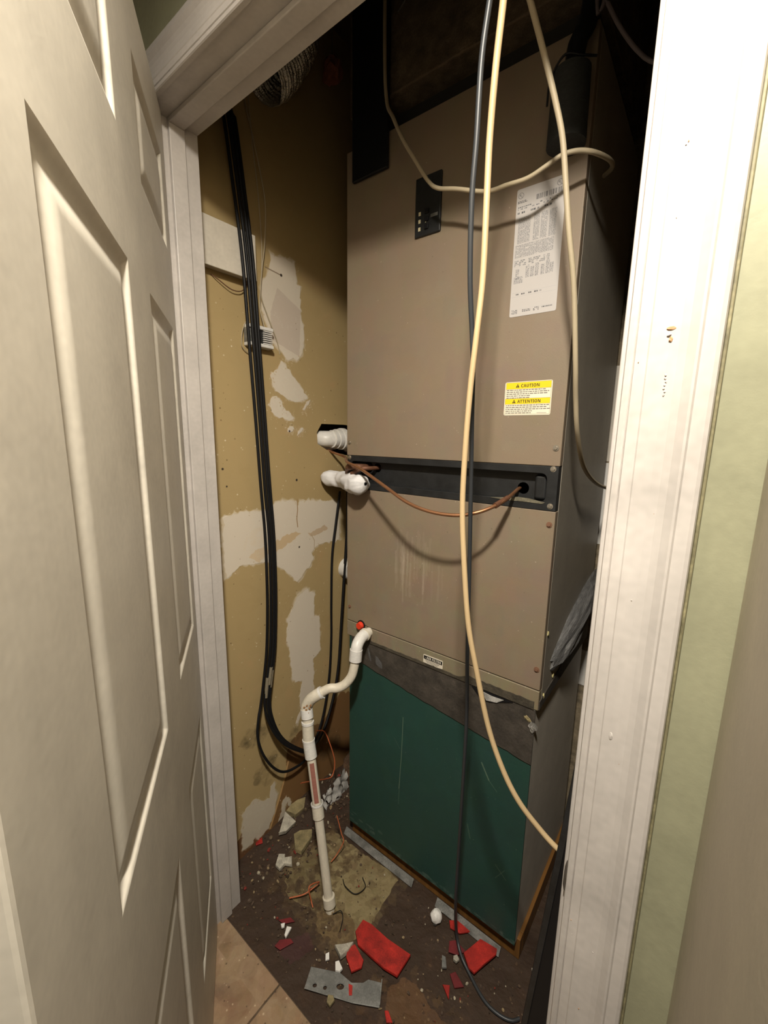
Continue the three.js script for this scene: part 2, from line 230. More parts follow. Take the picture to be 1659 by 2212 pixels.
// moulded casing
{
  const g = add(new THREE.Group(), 'trim_2'); structure(g, 'white moulded casing around the closet doorway', 'casing');
  const pr = [[0, 0], [0, 0.0075], [0.0012, 0.0095], [0.0045, 0.0105], [0.0068, 0.0095], [0.0075, 0.0085], [0.0085, 0.0105], [0.0175, 0.0108], [0.0188, 0.0118], [0.0205, 0.0116], [0.026, 0.0106], [0.033, 0.0104], [0.040, 0.0114], [0.046, 0.0136], [0.0505, 0.0166], [0.0525, 0.0180], [0.0545, 0.0176], [0.056, 0.0158], [0.0655, 0.0152], [0.0685, 0.0138], [0.0695, 0.011], [0.0695, 0]];
  const side = (x, dir, y1) => {
    const s = new THREE.Shape(pr.map(([a, b]) => new THREE.Vector2(dir * a, -b)));
    const e = new THREE.ExtrudeGeometry(s, { depth: y1, bevelEnabled: false }); e.rotateX(-Math.PI / 2); e.translate(x, 0, 0); return uvm(e);
  };
  mesh('side_casing', side(W + 0.002, 1, 2.0225), M.trim, g); mesh('side_casing', side(-0.002, -1, 2.0225), M.trim, g);
  const s = new THREE.Shape(pr.map(([a, b]) => new THREE.Vector2(-b, a))), e = new THREE.ExtrudeGeometry(s, { depth: W + 0.004 + 0.139, bevelEnabled: false });
  e.rotateY(Math.PI / 2); e.translate(-0.002 - 0.0695, 2.023, 0);
  mesh('head_casing', uvm(e), M.trim, g);
  box('caulk_bead', [W + 0.0705, W + 0.0745, 0, 2.09, -0.001, 0.003], std(lin(0.30, 0.27, 0.15), 0.6, { map: grit4 }), g, 0.0012);
  // knocks and blisters in the paint
  const chip = (x, y, z, w, h, d, m, k) => { const q = lumpg(w, h, d, 0.5, k * 3.7, 1); q.translate(x, y, z); mesh('paint_chip', q, m, g); }, bare = std(lin(0.40, 0.22, 0.11), 0.8), dark = std(lin(0.05, 0.04, 0.03), 0.8);
  chip(0.922, 1.492, 0.0107, 0.0035, 0.0016, 0.0006, bare, 1); chip(0.9225, 1.483, 0.0107, 0.0014, 0.0024, 0.0009, bare, 2); chip(0.921, 1.487, 0.0109, 0.0016, 0.0012, 0.0010, M.trim, 3);
  for (let i = 0; i < 7; i++) chip(0.9225 + 0.0006 * Math.sin(i * 2), 1.437 + i * 0.0028, 0.0106, 0.0009, 0.0010, 0.0005, M.trim, 4 + i);
  chip(0.934, 1.098, 0.0108, 0.0055, 0.0018, 0.0010, M.trim, 30); chip(0.9155, 1.099, 0.0105, 0.0020, 0.0042, 0.0009, M.trim, 31); chip(0.938, 1.094, 0.0112, 0.002, 0.0012, 0.0008, M.trim, 32);
  chip(W + 0.0015, 0.902, 0.0075, 0.0022, 0.022, 0.0012, dark, 33);
  for (let i = 0; i < 34; i++) chip(W + 0.01 + 0.055 * rnd(), rr(0.6, 1.75), 0.0108, rr(0.0003, 0.0007), rr(0.0004, 0.0009), 0.0004, rnd() < 0.5 ? bare : M.trim, 40 + i);
}
// left closet wall: tan paint with joint compound patches, a hole for the drain pipe
const shapeFrom = (pts) => new THREE.Shape(pts.map((q) => new THREE.Vector2(q[0], q[1])));
{
  const S = 770, w = Math.round(1.1 * S), h = Math.round(HC * S), [c, x] = canvas(w, h), [cb, xb] = canvas(w, h);
  const X = (z) => z * S, Y = (y) => h - y * S;
  x.fillStyle = 'rgb(168,146,102)'; x.fillRect(0, 0, w, h); xb.fillStyle = 'rgb(110,110,110)'; xb.fillRect(0, 0, w, h);
  const rough = (k, poly, amp, fill, alpha = 1) => {
    k.globalAlpha = alpha; k.fillStyle = fill; k.beginPath(); let first = true;
    for (let i = 0; i < poly.length; i++) {
      const a = poly[i], b = poly[(i + 1) % poly.length], n = Math.max(2, Math.round(Math.hypot(b[0] - a[0], b[1] - a[1]) / 0.006));
      for (let j = 0; j < n; j++) {
        const t = j / n, u = a[0] + (b[0] - a[0]) * t, v = a[1] + (b[1] - a[1]) * t;
        const du = amp * 2 * fbm(u * 60, v * 60, 1.3), dv = amp * 2 * fbm(u * 60, v * 60, 8.1);
        if (first) { k.moveTo(X(u + du), Y(v + dv)); first = false; } else k.lineTo(X(u + du), Y(v + dv));
      }
    }
    k.closePath(); k.fill(); k.globalAlpha = 1;
  };
  const blot = (z, y, rz, ry, col, al, n = 26) => { for (let i = 0; i < n; i++) { const a = rr(0, 6.283), q = Math.sqrt(rnd()); x.globalAlpha = al; x.fillStyle = col; x.beginPath(); x.ellipse(X(z + q * rz * Math.cos(a)), Y(y + q * ry * Math.sin(a)), rr(0.1, 0.4) * rz * S, rr(0.1, 0.4) * ry * S, rr(0, 3), 0, 7); x.fill(); } x.globalAlpha = 1; };
  for (let i = 0; i < 240; i++) blot(rr(0, 1.1), rr(0, HC), rr(0.02, 0.09), rr(0.03, 0.14), rnd() < 0.55 ? 'rgb(156,128,84)' : 'rgb(186,156,110)', 0.05, 8);
  // old water damage low on the wall, brown with a ragged outline
  rough(x, [[0.387, 0.30], [0.375, 0.188], [0.341, 0.116], [0.296, 0.02], [0.29, 0], [1.1, 0], [1.1, 0.34], [0.80, 0.30], [0.66, 0.37], [0.55, 0.29], [0.46, 0.33]], 0.008, 'rgb(112,78,40)', 0.85);
  rough(x, [[0.11, 0.0], [0.11, 0.09], [0.15, 0.06], [0.19, 0.10], [0.25, 0.05], [0.30, 0.08], [0.30, 0]], 0.008, 'rgb(96,60,32)', 0.9);
  for (const [z, y, a, b] of [[0.30, 0.26, 0.05, 0.05], [0.42, 0.30, 0.05, 0.05], [0.26, 0.42, 0.05, 0.04], [0.52, 0.24, 0.07, 0.06], [0.60, 0.17, 0.07, 0.06]]) blot(z, y, a, b, 'rgb(66,52,34)', 0.10, 40);
  x.strokeStyle = 'rgb(190,152,100)'; x.lineWidth = 6; x.beginPath(); [[0.387, 0.235], [0.372, 0.186], [0.343, 0.114], [0.298, 0.02]].forEach(([z, y], i) => i ? x.lineTo(X(z), Y(y)) : x.moveTo(X(z), Y(y))); x.stroke();
  // joint compound patches
  PATCHES.forEach((p, i) => {
    const big = p.length > 8;
    const col = i === 8 || i === 9 ? 'rgb(194,184,166)' : 'rgb(208,198,183)';
    if (big) { const [cz, cy] = mid(p); const grow = (k) => p.map(([z, y]) => [cz + (z - cz) * k, cy + (y - cy) * k]); rough(x, grow(1.035), 0.011, col, 0.30); rough(x, grow(1.015), 0.008, col, 0.45); rough(x, grow(0.985), 0.006, col, 0.9); } else rough(x, p, 0.003, col, 1);
    rough(xb, p, 0.003, 'rgb(190,190,190)', 1);
  });
  rough(x, TRI, 0.002, 'rgb(190,175,160)', 0.8);
  rough(x, [[0.36, 1.055], [0.43, 1.078], [0.47, 1.066], [0.42, 1.045], [0.36, 1.02]], 0.008, 'rgb(190,162,120)', 0.75);
  rough(x, [[0.50, 1.06], [0.58, 1.075], [0.60, 1.062], [0.52, 1.045]], 0.006, 'rgb(182,158,126)', 0.8);
  rough(x, [[0.26, 1.03], [0.33, 1.06], [0.34, 1.03], [0.30, 1.0]], 0.008, 'rgb(200,176,140)', 0.7);
  blot(0.30, 1.08, 0.06, 0.03, 'rgb(202,182,150)', 0.10, 20);
  for (const p of PATCHES) { const [cz, cy] = mid(p); for (let i = 0; i < p.length * 2; i++) { const q = p[i % p.length], k = rr(0.2, 0.95); blot(cz + (q[0] - cz) * k, cy + (q[1] - cy) * k, 0.014, 0.012, rnd() < 0.5 ? 'rgb(216,207,194)' : 'rgb(196,182,162)', 0.07, 6); } }
  for (const p of PATCHES) for (let i = 0; i < 26; i++) { const q = p[Math.floor(rnd() * p.length)]; blot(q[0] + rr(-0.012, 0.012), q[1] + rr(-0.014, 0.01), 0.004, 0.007, rnd() < 0.6 ? 'rgb(206,194,174)' : 'rgb(170,142,98)', 0.6, 3); }
  // cracks, nail dots, specks
  const line = (pts, col, lw) => { x.strokeStyle = col; x.lineWidth = lw; x.beginPath(); pts.forEach(([z, y], i) => i ? x.lineTo(X(z), Y(y)) : x.moveTo(X(z), Y(y))); x.stroke(); };
  line([[0.455, 1.185], [0.456, 1.15], [0.452, 1.12], [0.455, 1.09]], 'rgb(150,120,80)', 2.5);
  line([[0.515, 1.055], [0.53, 1.03], [0.528, 1.0]], 'rgb(170,150,120)', 2); line([[0.355, 1.868], [0.41, 1.862]], 'rgb(120,100,80)', 2);
  for (const [z, y, r] of [[0.413, 1.862, 3], [0.43, 1.408, 2.5], [0.46, 1.02, 2.5], [0.455, 1.25, 3], [0.19, 1.30, 2.5], [0.2, 1.25, 2]]) { x.fillStyle = 'rgb(45,35,26)'; x.beginPath(); x.arc(X(z), Y(y), r, 0, 7); x.fill(); }
  for (let i = 0; i < 420; i++) { const z = rr(0.12, 0.75), y = rr(0.15, 1.75); x.globalAlpha = rr(0.3, 0.9); x.fillStyle = rnd() < 0.65 ? 'rgb(222,212,196)' : 'rgb(92,70,44)'; x.beginPath(); x.arc(X(z), Y(y), rr(0.5, 1.7), 0, 7); x.fill(); }
  x.globalAlpha = 1;
  const s = new THREE.Shape([[T, 0], [-ZB, 0], [-ZB, HC], [T, HC]].map((q) => new THREE.Vector2(...q)));
  s.holes.push(new THREE.Path([...HOLE].reverse().map((q) => new THREE.Vector2(...q))));
  const g = new THREE.ExtrudeGeometry(s, { depth: 0.013, bevelEnabled: false }), p = g.attributes.position, uv = g.attributes.uv;
  for (let i = 0; i < p.count; i++) uv.setXY(i, p.getX(i) / 1.1, p.getY(i) / HC);
  g.rotateY(Math.PI / 2); g.translate(XW - 0.013, 0, 0);
  const m = std(lin(1, 1, 1), 0.85, { map: canvasTex(c), bumpMap: canvasTex(cb, false), bumpScale: 0.0016 });
  structure(mesh('wall_left', g, m), 'tan closet wall with white patches of joint compound', 'wall');
  structure(box('wall_left_cavity', [XW - 0.125, XW - 0.105, 0, HC, ZB, -T], M.stud), 'dark stud bay behind the hole in the tan wall', 'wall');
}
// back wall with paint patches, right wall, ceilings
{
  const g = add(new THREE.Group(), 'wall_back'); structure(g, 'tan back wall of the closet with pale patches', 'wall');
  box('plaster_sheet', [XW - 0.12, XE + 0.1, 0, HC, ZB - 0.05, ZB], M.backwall, g);
  for (const [y0, y1, m] of [[1.33, 1.62, M.boxWhite], [1.06, 1.325, M.white], [0.55, 0.68, M.white]]) box('patch', [0.66, 0.80, y0, y1, ZB - 0.001, ZB + 0.002], m, g, 0.0008);
  structure(box('wall_right', [XE + 0.001, XE + 0.05, 0, HC, ZB, -T], M.backwall), 'tan closet wall on the right of the cabinet', 'wall');
  structure(box('ceiling', [XW - 0.12, XE + 0.1, HC, HC + 0.05, ZB - 0.05, -T + 0.002], M.stud), 'dark wood ceiling of the closet', 'ceiling');
}
// hall outside: walls and ceiling
structure(box('wall_hall_right', [XE, XE + 0.08, 0, HC, 0, 1.35], M.hall), 'greyish tan wall turning the corner beside the casing', 'wall');
structure(box('wall_hall_back', [-1.4, XE + 0.08, 0, HC, 1.35, 1.43], M.hallFarDarkened), 'unseen hall wall facing the closet, darkened to cut bounced light', 'wall');
structure(box('wall_hall_left', [-1.48, -1.4, 0, HC, -T, 1.43], M.hallFarDarkened), 'unseen wall at the end of the hall, darkened to cut bounced light', 'wall');
structure(box('ceiling_hall', [-1.48, XE + 0.08, HH, HH + 0.06, 0, 1.43], M.ceiling), 'unseen hall ceiling toned down to cut bounced light', 'ceiling');
// hall floor: dirty beige tiles with recessed joints
{
  const g = add(new THREE.Group(), 'floor'); structure(g, 'dirty beige tiled hall floor at the closet threshold', 'floor');
  box('grout_bed', [-1.48, XE + 0.08, -0.06, -0.004, -0.060, 1.43], std(lin(0.16, 0.11, 0.07), 0.95, { map: grit4 }), g);
  const tiles = [0, 1, 2].map((k) => {
    const [c, x] = canvas(256, 256); x.fillStyle = 'rgb(148,124,97)'; x.fillRect(0, 0, 256, 256);
    for (let i = 0; i < 420; i++) { x.globalAlpha = rr(0.03, 0.14); x.fillStyle = ['rgb(188,164,134)', 'rgb(108,78,52)', 'rgb(128,96,68)', 'rgb(98,80,62)'][Math.floor(rnd() * 4)]; x.beginPath(); x.ellipse(rr(0, 256), rr(0, 256), rr(4, 40), rr(3, 26), rr(0, 3), 0, 7); x.fill(); }
    for (let i = 0; i < 120; i++) { x.globalAlpha = 0.6; x.fillStyle = rnd() < 0.5 ? 'rgb(60,42,28)' : 'rgb(216,196,166)'; x.beginPath(); x.arc(rr(0, 256), rr(0, 256), rr(0.5, 2), 0, 7); x.fill(); }
    const t = canvasTex(c); t.wrapS = t.wrapT = THREE.RepeatWrapping; t.repeat.set(3.2, 3.2); return std(lin(1, 1, 1), 0.6, { map: t, bumpMap: peel6, bumpScale: 0.001 });
  });
  const S = 0.305, J = 0.004;
  for (let i = -6; i < 3; i++) for (let j = 0; j < 5; j++) {
    const x0 = 0.249 + i * S, z0 = -0.058 + j * S; if (x0 > XE) continue;
    mesh('tile', boxg(Math.max(x0 + J / 2, -1.4), Math.min(x0 + S - J / 2, XE), -0.010, 0, z0 + J / 2, Math.min(z0 + S - J / 2, 1.35), 0.0015), tiles[(i * 7 + j * 3 + 60) % 3], g);
  }
}
// closet floor: dirt, exposed concrete, uneven
{
  const x0 = XW - 0.01, x1 = XE + 0.01, z0 = ZB, z1 = -0.058, S = 1400, w = Math.round((x1 - x0) * S), h = Math.round((z1 - z0) * S), [c, x] = canvas(w, h);
  const X = (a) => (a - x0) * S, Z = (b) => (b - z0) * S;
  x.fillStyle = 'rgb(56,40,27)'; x.fillRect(0, 0, w, h);
  const poly = (p, col, al, amp = 0.006) => {
    x.globalAlpha = al; x.fillStyle = col; x.beginPath(); let f = 1;
    p.forEach((a, i) => { const b = p[(i + 1) % p.length]; for (let j = 0; j < 14; j++) { const t = j / 14, u = a[0] + (b[0] - a[0]) * t, v = a[1] + (b[1] - a[1]) * t, du = amp * 2 * fbm(u * 50, v * 50, 2), dv = amp * 2 * fbm(u * 50, v * 50, 6); f ? x.moveTo(X(u + du), Z(v + dv)) : x.lineTo(X(u + du), Z(v + dv)); f = 0; } });
    x.closePath(); x.fill(); x.globalAlpha = 1;
  };
  const spots = (n, cols, r0, r1, al) => { for (let i = 0; i < n; i++) { x.globalAlpha = rr(al * 0.4, al); x.fillStyle = cols[Math.floor(rnd() * cols.length)]; x.beginPath(); x.ellipse(rr(0, w), rr(0, h), rr(r0, r1), rr(r0, r1) * 0.7, rr(0, 3), 0, 7); x.fill(); } x.globalAlpha = 1; };
  spots(900, ['rgb(46,32,21)', 'rgb(72,51,33)', 'rgb(50,36,25)', 'rgb(64,44,28)'], 6, 40, 0.25);
  poly(LIE.conc, 'rgb(132,118,84)', 1); poly(LIE.conc2, 'rgb(104,90,60)', 0.8); poly([[0.201, -0.23], [0.237, -0.197], [0.301, -0.195], [0.336, -0.247], [0.30, -0.29], [0.23, -0.27]], 'rgb(104,84,54)', 0.9);
  poly(LIE.brown1, 'rgb(92,66,40)', 0.9);
  poly([[0.16, -0.10], [0.22, -0.18], [0.26, -0.17], [0.24, -0.10]], 'rgb(70,38,40)', 0.6);
  const daub = (n, x0_, x1_, z0_, z1_, cols, r0, r1, al) => { for (let i = 0; i < n; i++) { x.globalAlpha = rr(al * 0.4, al); x.fillStyle = cols[Math.floor(rnd() * cols.length)]; const px = X(rr(x0_, x1_)), pz = Z(rr(z0_, z1_)); x.beginPath(); for (let k = 0; k < 9; k++) { const a = k / 9 * 6.283, r = rr(r0, r1); k ? x.lineTo(px + r * Math.cos(a), pz + r * Math.sin(a)) : x.moveTo(px + r * Math.cos(a), pz + r * Math.sin(a)); } x.fill(); } x.globalAlpha = 1; };
  daub(240, 0.0, 0.36, -0.46, -0.18, ['rgb(96,80,52)', 'rgb(120,108,78)', 'rgb(82,64,40)', 'rgb(110,94,62)'], 6, 34, 0.35);
  daub(160, 0.0, 0.20, -0.46, -0.18, ['rgb(58,42,26)', 'rgb(72,54,34)'], 5, 26, 0.45);
  daub(120, 0.16, 0.34, -0.26, -0.19, ['rgb(60,44,28)', 'rgb(90,72,46)'], 4, 18, 0.5);
  daub(140, 0.42, 0.70, -0.30, -0.07, ['rgb(84,60,36)', 'rgb(70,50,32)', 'rgb(98,74,46)'], 4, 26, 0.4);
  spots(1500, ['rgb(40,27,17)', 'rgb(112,86,58)', 'rgb(64,46,30)', 'rgb(134,110,78)'], 1, 7, 0.5);
  spots(500, ['rgb(170,150,116)', 'rgb(150,126,90)', 'rgb(22,16,11)'], 0.8, 3, 0.8);
  const nx = 150, nz = 120, g = new THREE.PlaneGeometry(x1 - x0, z1 - z0, nx, nz); g.rotateX(-Math.PI / 2); g.translate((x0 + x1) / 2, 0, (z0 + z1) / 2);
  const p = g.attributes.position;
  for (let i = 0; i < p.count; i++) {
    const a = p.getX(i), b = p.getZ(i), edge = Math.min(1, (z1 - b) / 0.03);
    const pile = 0.045 * Math.exp(-((a + 0.11) ** 2) / 0.008 - ((b + 0.50) ** 2) / 0.05);
    p.setY(i, -0.002 + edge * (0.008 * fbm(a * 14, b * 14, 3) + 0.004 * fbm(a * 50, b * 50, 5) + pile));
  }
  g.computeVertexNormals();
  const o = structure(add(new THREE.Group(), 'floor_closet'), 'dirty closet floor of dark earth and bare concrete', 'floor');
  mesh('dirt_surface', g, std(lin(1, 1, 1), 0.8, { map: canvasTex(c), bumpMap: peel6, bumpScale: 0.003 }), o);
  box('slab', [x0, x1, -0.06, -0.016, z0, z1], M.dirt, o);
}
// the open six-panel door
{
  const g = add(new THREE.Group(), 'door_1'); structure(g, 'white six-panel door standing ajar', 'door');
  g.position.set(0, 0.008, -0.032); g.rotation.y = -0.5851;
  const X0 = 0.022, X1 = 0.842, Y1 = 2.016;
  const cols = [[0.062, 0.298], [0.432, 0.698]], rows = [[0.235, 0.716], [0.945, 1.602], [1.750, 1.922]];
  const off = [0, 0.0025, 0.005, 0.0075, 0.010, 0.0125, 0.015, 0.019, 0.025, 0.032, 0.040, 0.047];
  const dep = [0, 0.0004, 0.0018, 0.0038, 0.0054, 0.0062, 0.0064, 0.0060, 0.0047, 0.0027, 0.0011, 0.0007];
  const depth = (t) => { if (t <= 0) return 0; for (let i = 1; i < off.length; i++) if (t < off[i]) { const k = (t - off[i - 1]) / (off[i] - off[i - 1]); return dep[i - 1] + (dep[i] - dep[i - 1]) * k; } return dep[off.length - 1]; };
  const grid = (xs, ys, f) => {
    const pos = [], uv = [], idx = [];
    for (const y of ys) for (const x of xs) { pos.push(x, y, f(x, y)); uv.push(x, y); }
    for (let j = 0; j < ys.length - 1; j++) for (let i = 0; i < xs.length - 1; i++) {
      const a = j * xs.length + i, b = a + 1, c = a + xs.length, d = c + 1;
      const flip = (i < xs.length / 2) === (j < ys.length / 2);
      flip ? idx.push(a, d, b, a, c, d) : idx.push(a, c, b, b, c, d);
    }
    const q = new THREE.BufferGeometry(); q.setAttribute('position', new THREE.Float32BufferAttribute(pos, 3)); q.setAttribute('uv', new THREE.Float32BufferAttribute(uv, 2)); q.setIndex(idx); q.computeVertexNormals(); return q;
  };
  const mesh1 = (name, x0, x1, y0, y1, z0, z1, r) => box(name, [x0, x1, y0, y1, z0, z1], M.door, g, r);
  mesh1('core', X0 + 0.004, X1 - 0.004, 0.004, Y1 - 0.004, 0.0105, 0.0345);
  const R = 0.0014;
  const stile = (pts) => { const e = new THREE.ExtrudeGeometry(shapeFrom(pts.map(([x, z]) => [x, -z])), { depth: Y1, bevelEnabled: false }); e.rotateX(-Math.PI / 2); return mesh('stile', uvm(e), M.door, g); };
  stile([[X0, 0], [cols[0][0], 0], [cols[0][0], 0.035], [X0, 0.035]]); stile([[cols[1][1], 0], [X1 - 0.0035, 0], [X1 - 0.001, 0.001], [X1, 0.0035], [X1, 0.0315], [X1 - 0.0035, 0.035], [cols[1][1], 0.035]]);
  const flat = (x0, x1, y0, y1) => mesh('rail', grid([x0, x1], [y0, y1], () => 0), M.door, g);
  flat(cols[0][0], cols[1][1], R, rows[0][0]); flat(cols[0][0], cols[1][1], rows[0][1], rows[1][0]); flat(cols[0][0], cols[1][1], rows[1][1], rows[2][0]);
  mesh1('rail', cols[0][0], cols[1][1], rows[2][1], Y1, 0, 0.035);
  for (const r of rows) { const q = mesh('mullion', grid([cols[0][1], cols[1][0]], r, () => 0), M.door, g); q.name = 'mullion'; }
  for (const [x0, x1] of cols) for (const [y0, y1] of rows) {
    const ax = (a, b) => [...off.map((o) => a + o), ...off.map((o) => b - o).reverse()];
    mesh('door_panel', grid(ax(x0, x1), ax(y0, y1), (x, y) => depth(Math.min(x - x0, x1 - x, y - y0, y1 - y))), M.door, g);
  }
}
// ---------- the lamp outside the frame ----------
{
  const t = thing('ceiling_spotlight', 'small adjustable spotlight under the hall ceiling aimed at the closet', 'lamp', [LAMP.x, HH, LAMP.z]);
  const d = AIM.clone().sub(LAMP).normalize(), q = (k) => [d.x * k, LAMP.y - HH + d.y * k, d.z * k];
  mesh('canopy', cylg([0, -0.02, 0], [0, 0, 0], 0.05, 0.06, 32), M.white, t);
  mesh('stem', cylg([0, -0.02, 0], q(-0.10), 0.008), M.steel, t);
  mesh('head', cylg(q(-0.125), q(-0.012), 0.035, 0.056, 32), M.white, t);
  mesh('lens', cylg(q(-0.012), q(-0.009), 0.05, 0.05, 32), std(lin(0.9, 0.9, 0.9), 0.4, { emissive: lin(1, 0.9, 0.74), emissiveIntensity: 1.5 }), t);
}
// ---------- air handler ----------
const A = { x0: 0.106, x1: 0.714, z: -0.466, zb: -0.952, y0: 0.768, y1: 2.13, band0: 1.244, band1: 1.34, seam: 0.8184 };
function printed(w, h, S, draw) { const [c, x] = canvas(Math.round(w * S), Math.round(h * S)); draw(x, c.width, c.height); return canvasTex(c); }
function sticker(parent, name, x0, x1, y0, y1, z, tex, label, rough = 0.45) {
  const w = x1 - x0, h = y1 - y0, r = 0.004, s = new THREE.Shape();
  s.moveTo(r, 0); s.lineTo(w - r, 0); s.quadraticCurveTo(w, 0, w, r); s.lineTo(w, h - r); s.quadraticCurveTo(w, h, w - r, h); s.lineTo(r, h); s.quadraticCurveTo(0, h, 0, h - r); s.lineTo(0, r); s.quadraticCurveTo(0, 0, r, 0);
  const g = new THREE.ExtrudeGeometry(s, { depth: 0.0006, bevelEnabled: false, curveSegments: 4 }), p = g.attributes.position;
  for (let i = 0; i < p.count; i++) g.attributes.uv.setXY(i, p.getX(i) / w, p.getY(i) / h);
  g.translate(x0, y0, z);
  const o = mesh(name, g, std(lin(1, 1, 1), rough, { map: tex }), parent); if (label) o.userData.label = label; return o;
}
{
  const t = thing('air_handler', 'tall taupe metal air handler cabinet with black middle band and white rating label', 'air handler');
  const zf = A.z, mk = (n, a, m, r) => box(n, a, m, t, r);
  mk('side_panel', [A.x0, A.x0 + 0.003, A.y0, A.y1, A.zb, zf - 0.0205], M.sideMetal); mk('side_panel', [A.x1 - 0.003, A.x1, A.y0, A.y1, A.zb, zf - 0.0205], M.sideMetal);
  mk('back_panel', [A.x0 + 0.003, A.x1 - 0.003, A.y0, A.y1, A.zb, A.zb + 0.003], M.sideMetal); mk('top_panel', [A.x0 + 0.003, A.x1 - 0.003, A.y1 - 0.003, A.y1, A.zb + 0.003, zf - 0.0205], M.sideMetal);
  mk('bottom_panel', [A.x0 + 0.003, A.x1 - 0.003, A.y0, A.y0 + 0.003, A.zb + 0.003, zf - 0.022], M.sideMetal);
  // painted sheet with dried water streaks
  const sheet = (w, h, streaks) => {
    const tex = printed(w, h, 1100, (x, cw, ch) => {
      x.fillStyle = 'rgb(131,115,97)'; x.fillRect(0, 0, cw, ch);
      for (let i = 0; i < 500; i++) { x.globalAlpha = rr(0.01, 0.05); x.fillStyle = rnd() < 0.5 ? 'rgb(146,129,111)' : 'rgb(117,102,85)'; x.beginPath(); x.ellipse(rr(0, cw), rr(0, ch), rr(6, 50), rr(6, 60), 0, 0, 7); x.fill(); }
      for (let i = 0; i < streaks; i++) {
        const u = cw * (0.42 + 0.16 * (rnd() + rnd() - 1)), v0 = ch * rr(0.22, 0.45), L = ch * rr(0.08, 0.35);
        x.globalAlpha = rr(0.05, 0.16); x.fillStyle = 'rgb(178,166,148)'; x.beginPath(); x.moveTo(u, v0); for (let k = 0; k <= 10; k++) x.lineTo(u + rr(1, 5), v0 + L * k / 10); for (let k = 10; k >= 0; k--) x.lineTo(u - rr(1, 5), v0 + L * k / 10); x.fill();
      }
      for (let i = 0; i < 90 + streaks; i++) { x.globalAlpha = rr(0.3, 0.8); x.fillStyle = rnd() < 0.75 ? 'rgb(186,174,156)' : 'rgb(80,66,52)'; x.beginPath(); x.arc(rr(0, cw), rr(0, ch), rr(0.5, 1.4), 0, 7); x.fill(); }
      x.globalAlpha = 1;
    });
    return std(lin(1, 1, 1), 0.5, { map: tex, bumpMap: peel14, bumpScale: 0.0002 });
  };
  const panel = (name, y0, y1, streaks) => {
    const g = new RoundedBoxGeometry(A.x1 - A.x0, y1 - y0, 0.02, 2, 0.002), p = g.attributes.position, uv = new Float32Array(p.count * 2);
    for (let i = 0; i < p.count; i++) { uv[2 * i] = p.getX(i) / (A.x1 - A.x0) + 0.5; uv[2 * i + 1] = p.getY(i) / (y1 - y0) + 0.5; }
    g.setAttribute('uv', new THREE.BufferAttribute(uv, 2)); g.translate((A.x0 + A.x1) / 2, (y0 + y1) / 2, zf - 0.01);
    return mesh(name, g, sheet(A.x1 - A.x0, y1 - y0, streaks), t);
  };
  panel('upper_door_panel', A.band1 + 0.0005, A.y1, 0); panel('lower_door_panel', A.seam + 0.0012, A.band0 - 0.0005, 46);
  panel('bottom_rail', A.y0, A.seam - 0.0012, 0);
  // black moulded band: frame with a recessed tray, ports and bolts
  const bx0 = A.x0 + 0.004, bx1 = A.x1 - 0.002, by0 = A.band0 + 0.001, by1 = A.band1 - 0.001;
  const fr = new THREE.Shape([[bx0, by0], [bx1, by0], [bx1, by1], [bx0, by1]].map((q) => new THREE.Vector2(...q)));
  const rx0 = bx0 + 0.012, rx1 = bx1 - 0.021, ry0 = by0 + 0.016, ry1 = by1 - 0.014, r = 0.016, hp = new THREE.Path();
  hp.moveTo(rx0 + r, ry0); hp.lineTo(rx1 - r, ry0); hp.quadraticCurveTo(rx1, ry0, rx1, ry0 + r); hp.lineTo(rx1, ry1 - r); hp.quadraticCurveTo(rx1, ry1, rx1 - r, ry1); hp.lineTo(rx0 + r, ry1); hp.quadraticCurveTo(rx0, ry1, rx0, ry1 - r); hp.lineTo(rx0, ry0 + r); hp.quadraticCurveTo(rx0, ry0, rx0 + r, ry0);
  fr.holes.push(hp);
  const fg = new THREE.ExtrudeGeometry(fr, { depth: 0.022, bevelEnabled: true, bevelThickness: 0.0015, bevelSize: 0.001, bevelSegments: 2, curveSegments: 6 }); fg.translate(0, 0, zf - 0.0225);
  const band = mesh('access_band', uvm(fg), M.black, t); band.userData.label = 'black recessed band with a tubing port';
  const bk = new THREE.Shape([[bx0, by0], [bx1, by0], [bx1, by1], [bx0, by1]].map((q) => new THREE.Vector2(...q)));
  for (const [hx, hy, hr] of [[0.632, 1.286, 0.0135], [0.172, 1.307, 0.016], [0.205, 1.307, 0.013]]) { const q = new THREE.Path(); q.absarc(hx, hy, hr, 0, Math.PI * 2, true); bk.holes.push(q); }
  const bg = new THREE.ExtrudeGeometry(bk, { depth: 0.004, bevelEnabled: false, curveSegments: 16 }); bg.translate(0, 0, zf - 0.027);
  mesh('tray', uvm(bg), M.black, band);
  box('end_boss', [rx1 - 0.030, rx1 - 0.003, ry0 + 0.004, ry1 - 0.005, zf - 0.024, zf - 0.008], M.black, band, 0.0065);
  mesh('dried_sealant', (() => { const s = new THREE.Shape([[0.565, 0], [0.60, 0.003], [0.63, 0.007], [0.655, 0.006], [0.69, 0.0005], [0.685, -0.003], [0.64, -0.002], [0.60, -0.003]].map((q) => new THREE.Vector2(q[0], ry0 + q[1]))); const e = new THREE.ExtrudeGeometry(s, { depth: 0.002, bevelEnabled: false }); e.translate(0, 0, zf + 0.0003); return uvm(e); })(), std(lin(0.28, 0.25, 0.17), 0.9, { map: grit4 }), band);
  box('cavity_shade_sheet', [A.x0 + 0.005, A.x1 - 0.005, by0, by1, zf - 0.12, zf - 0.118], M.hidden, t);  // near-black sheet painting the shade behind the ports
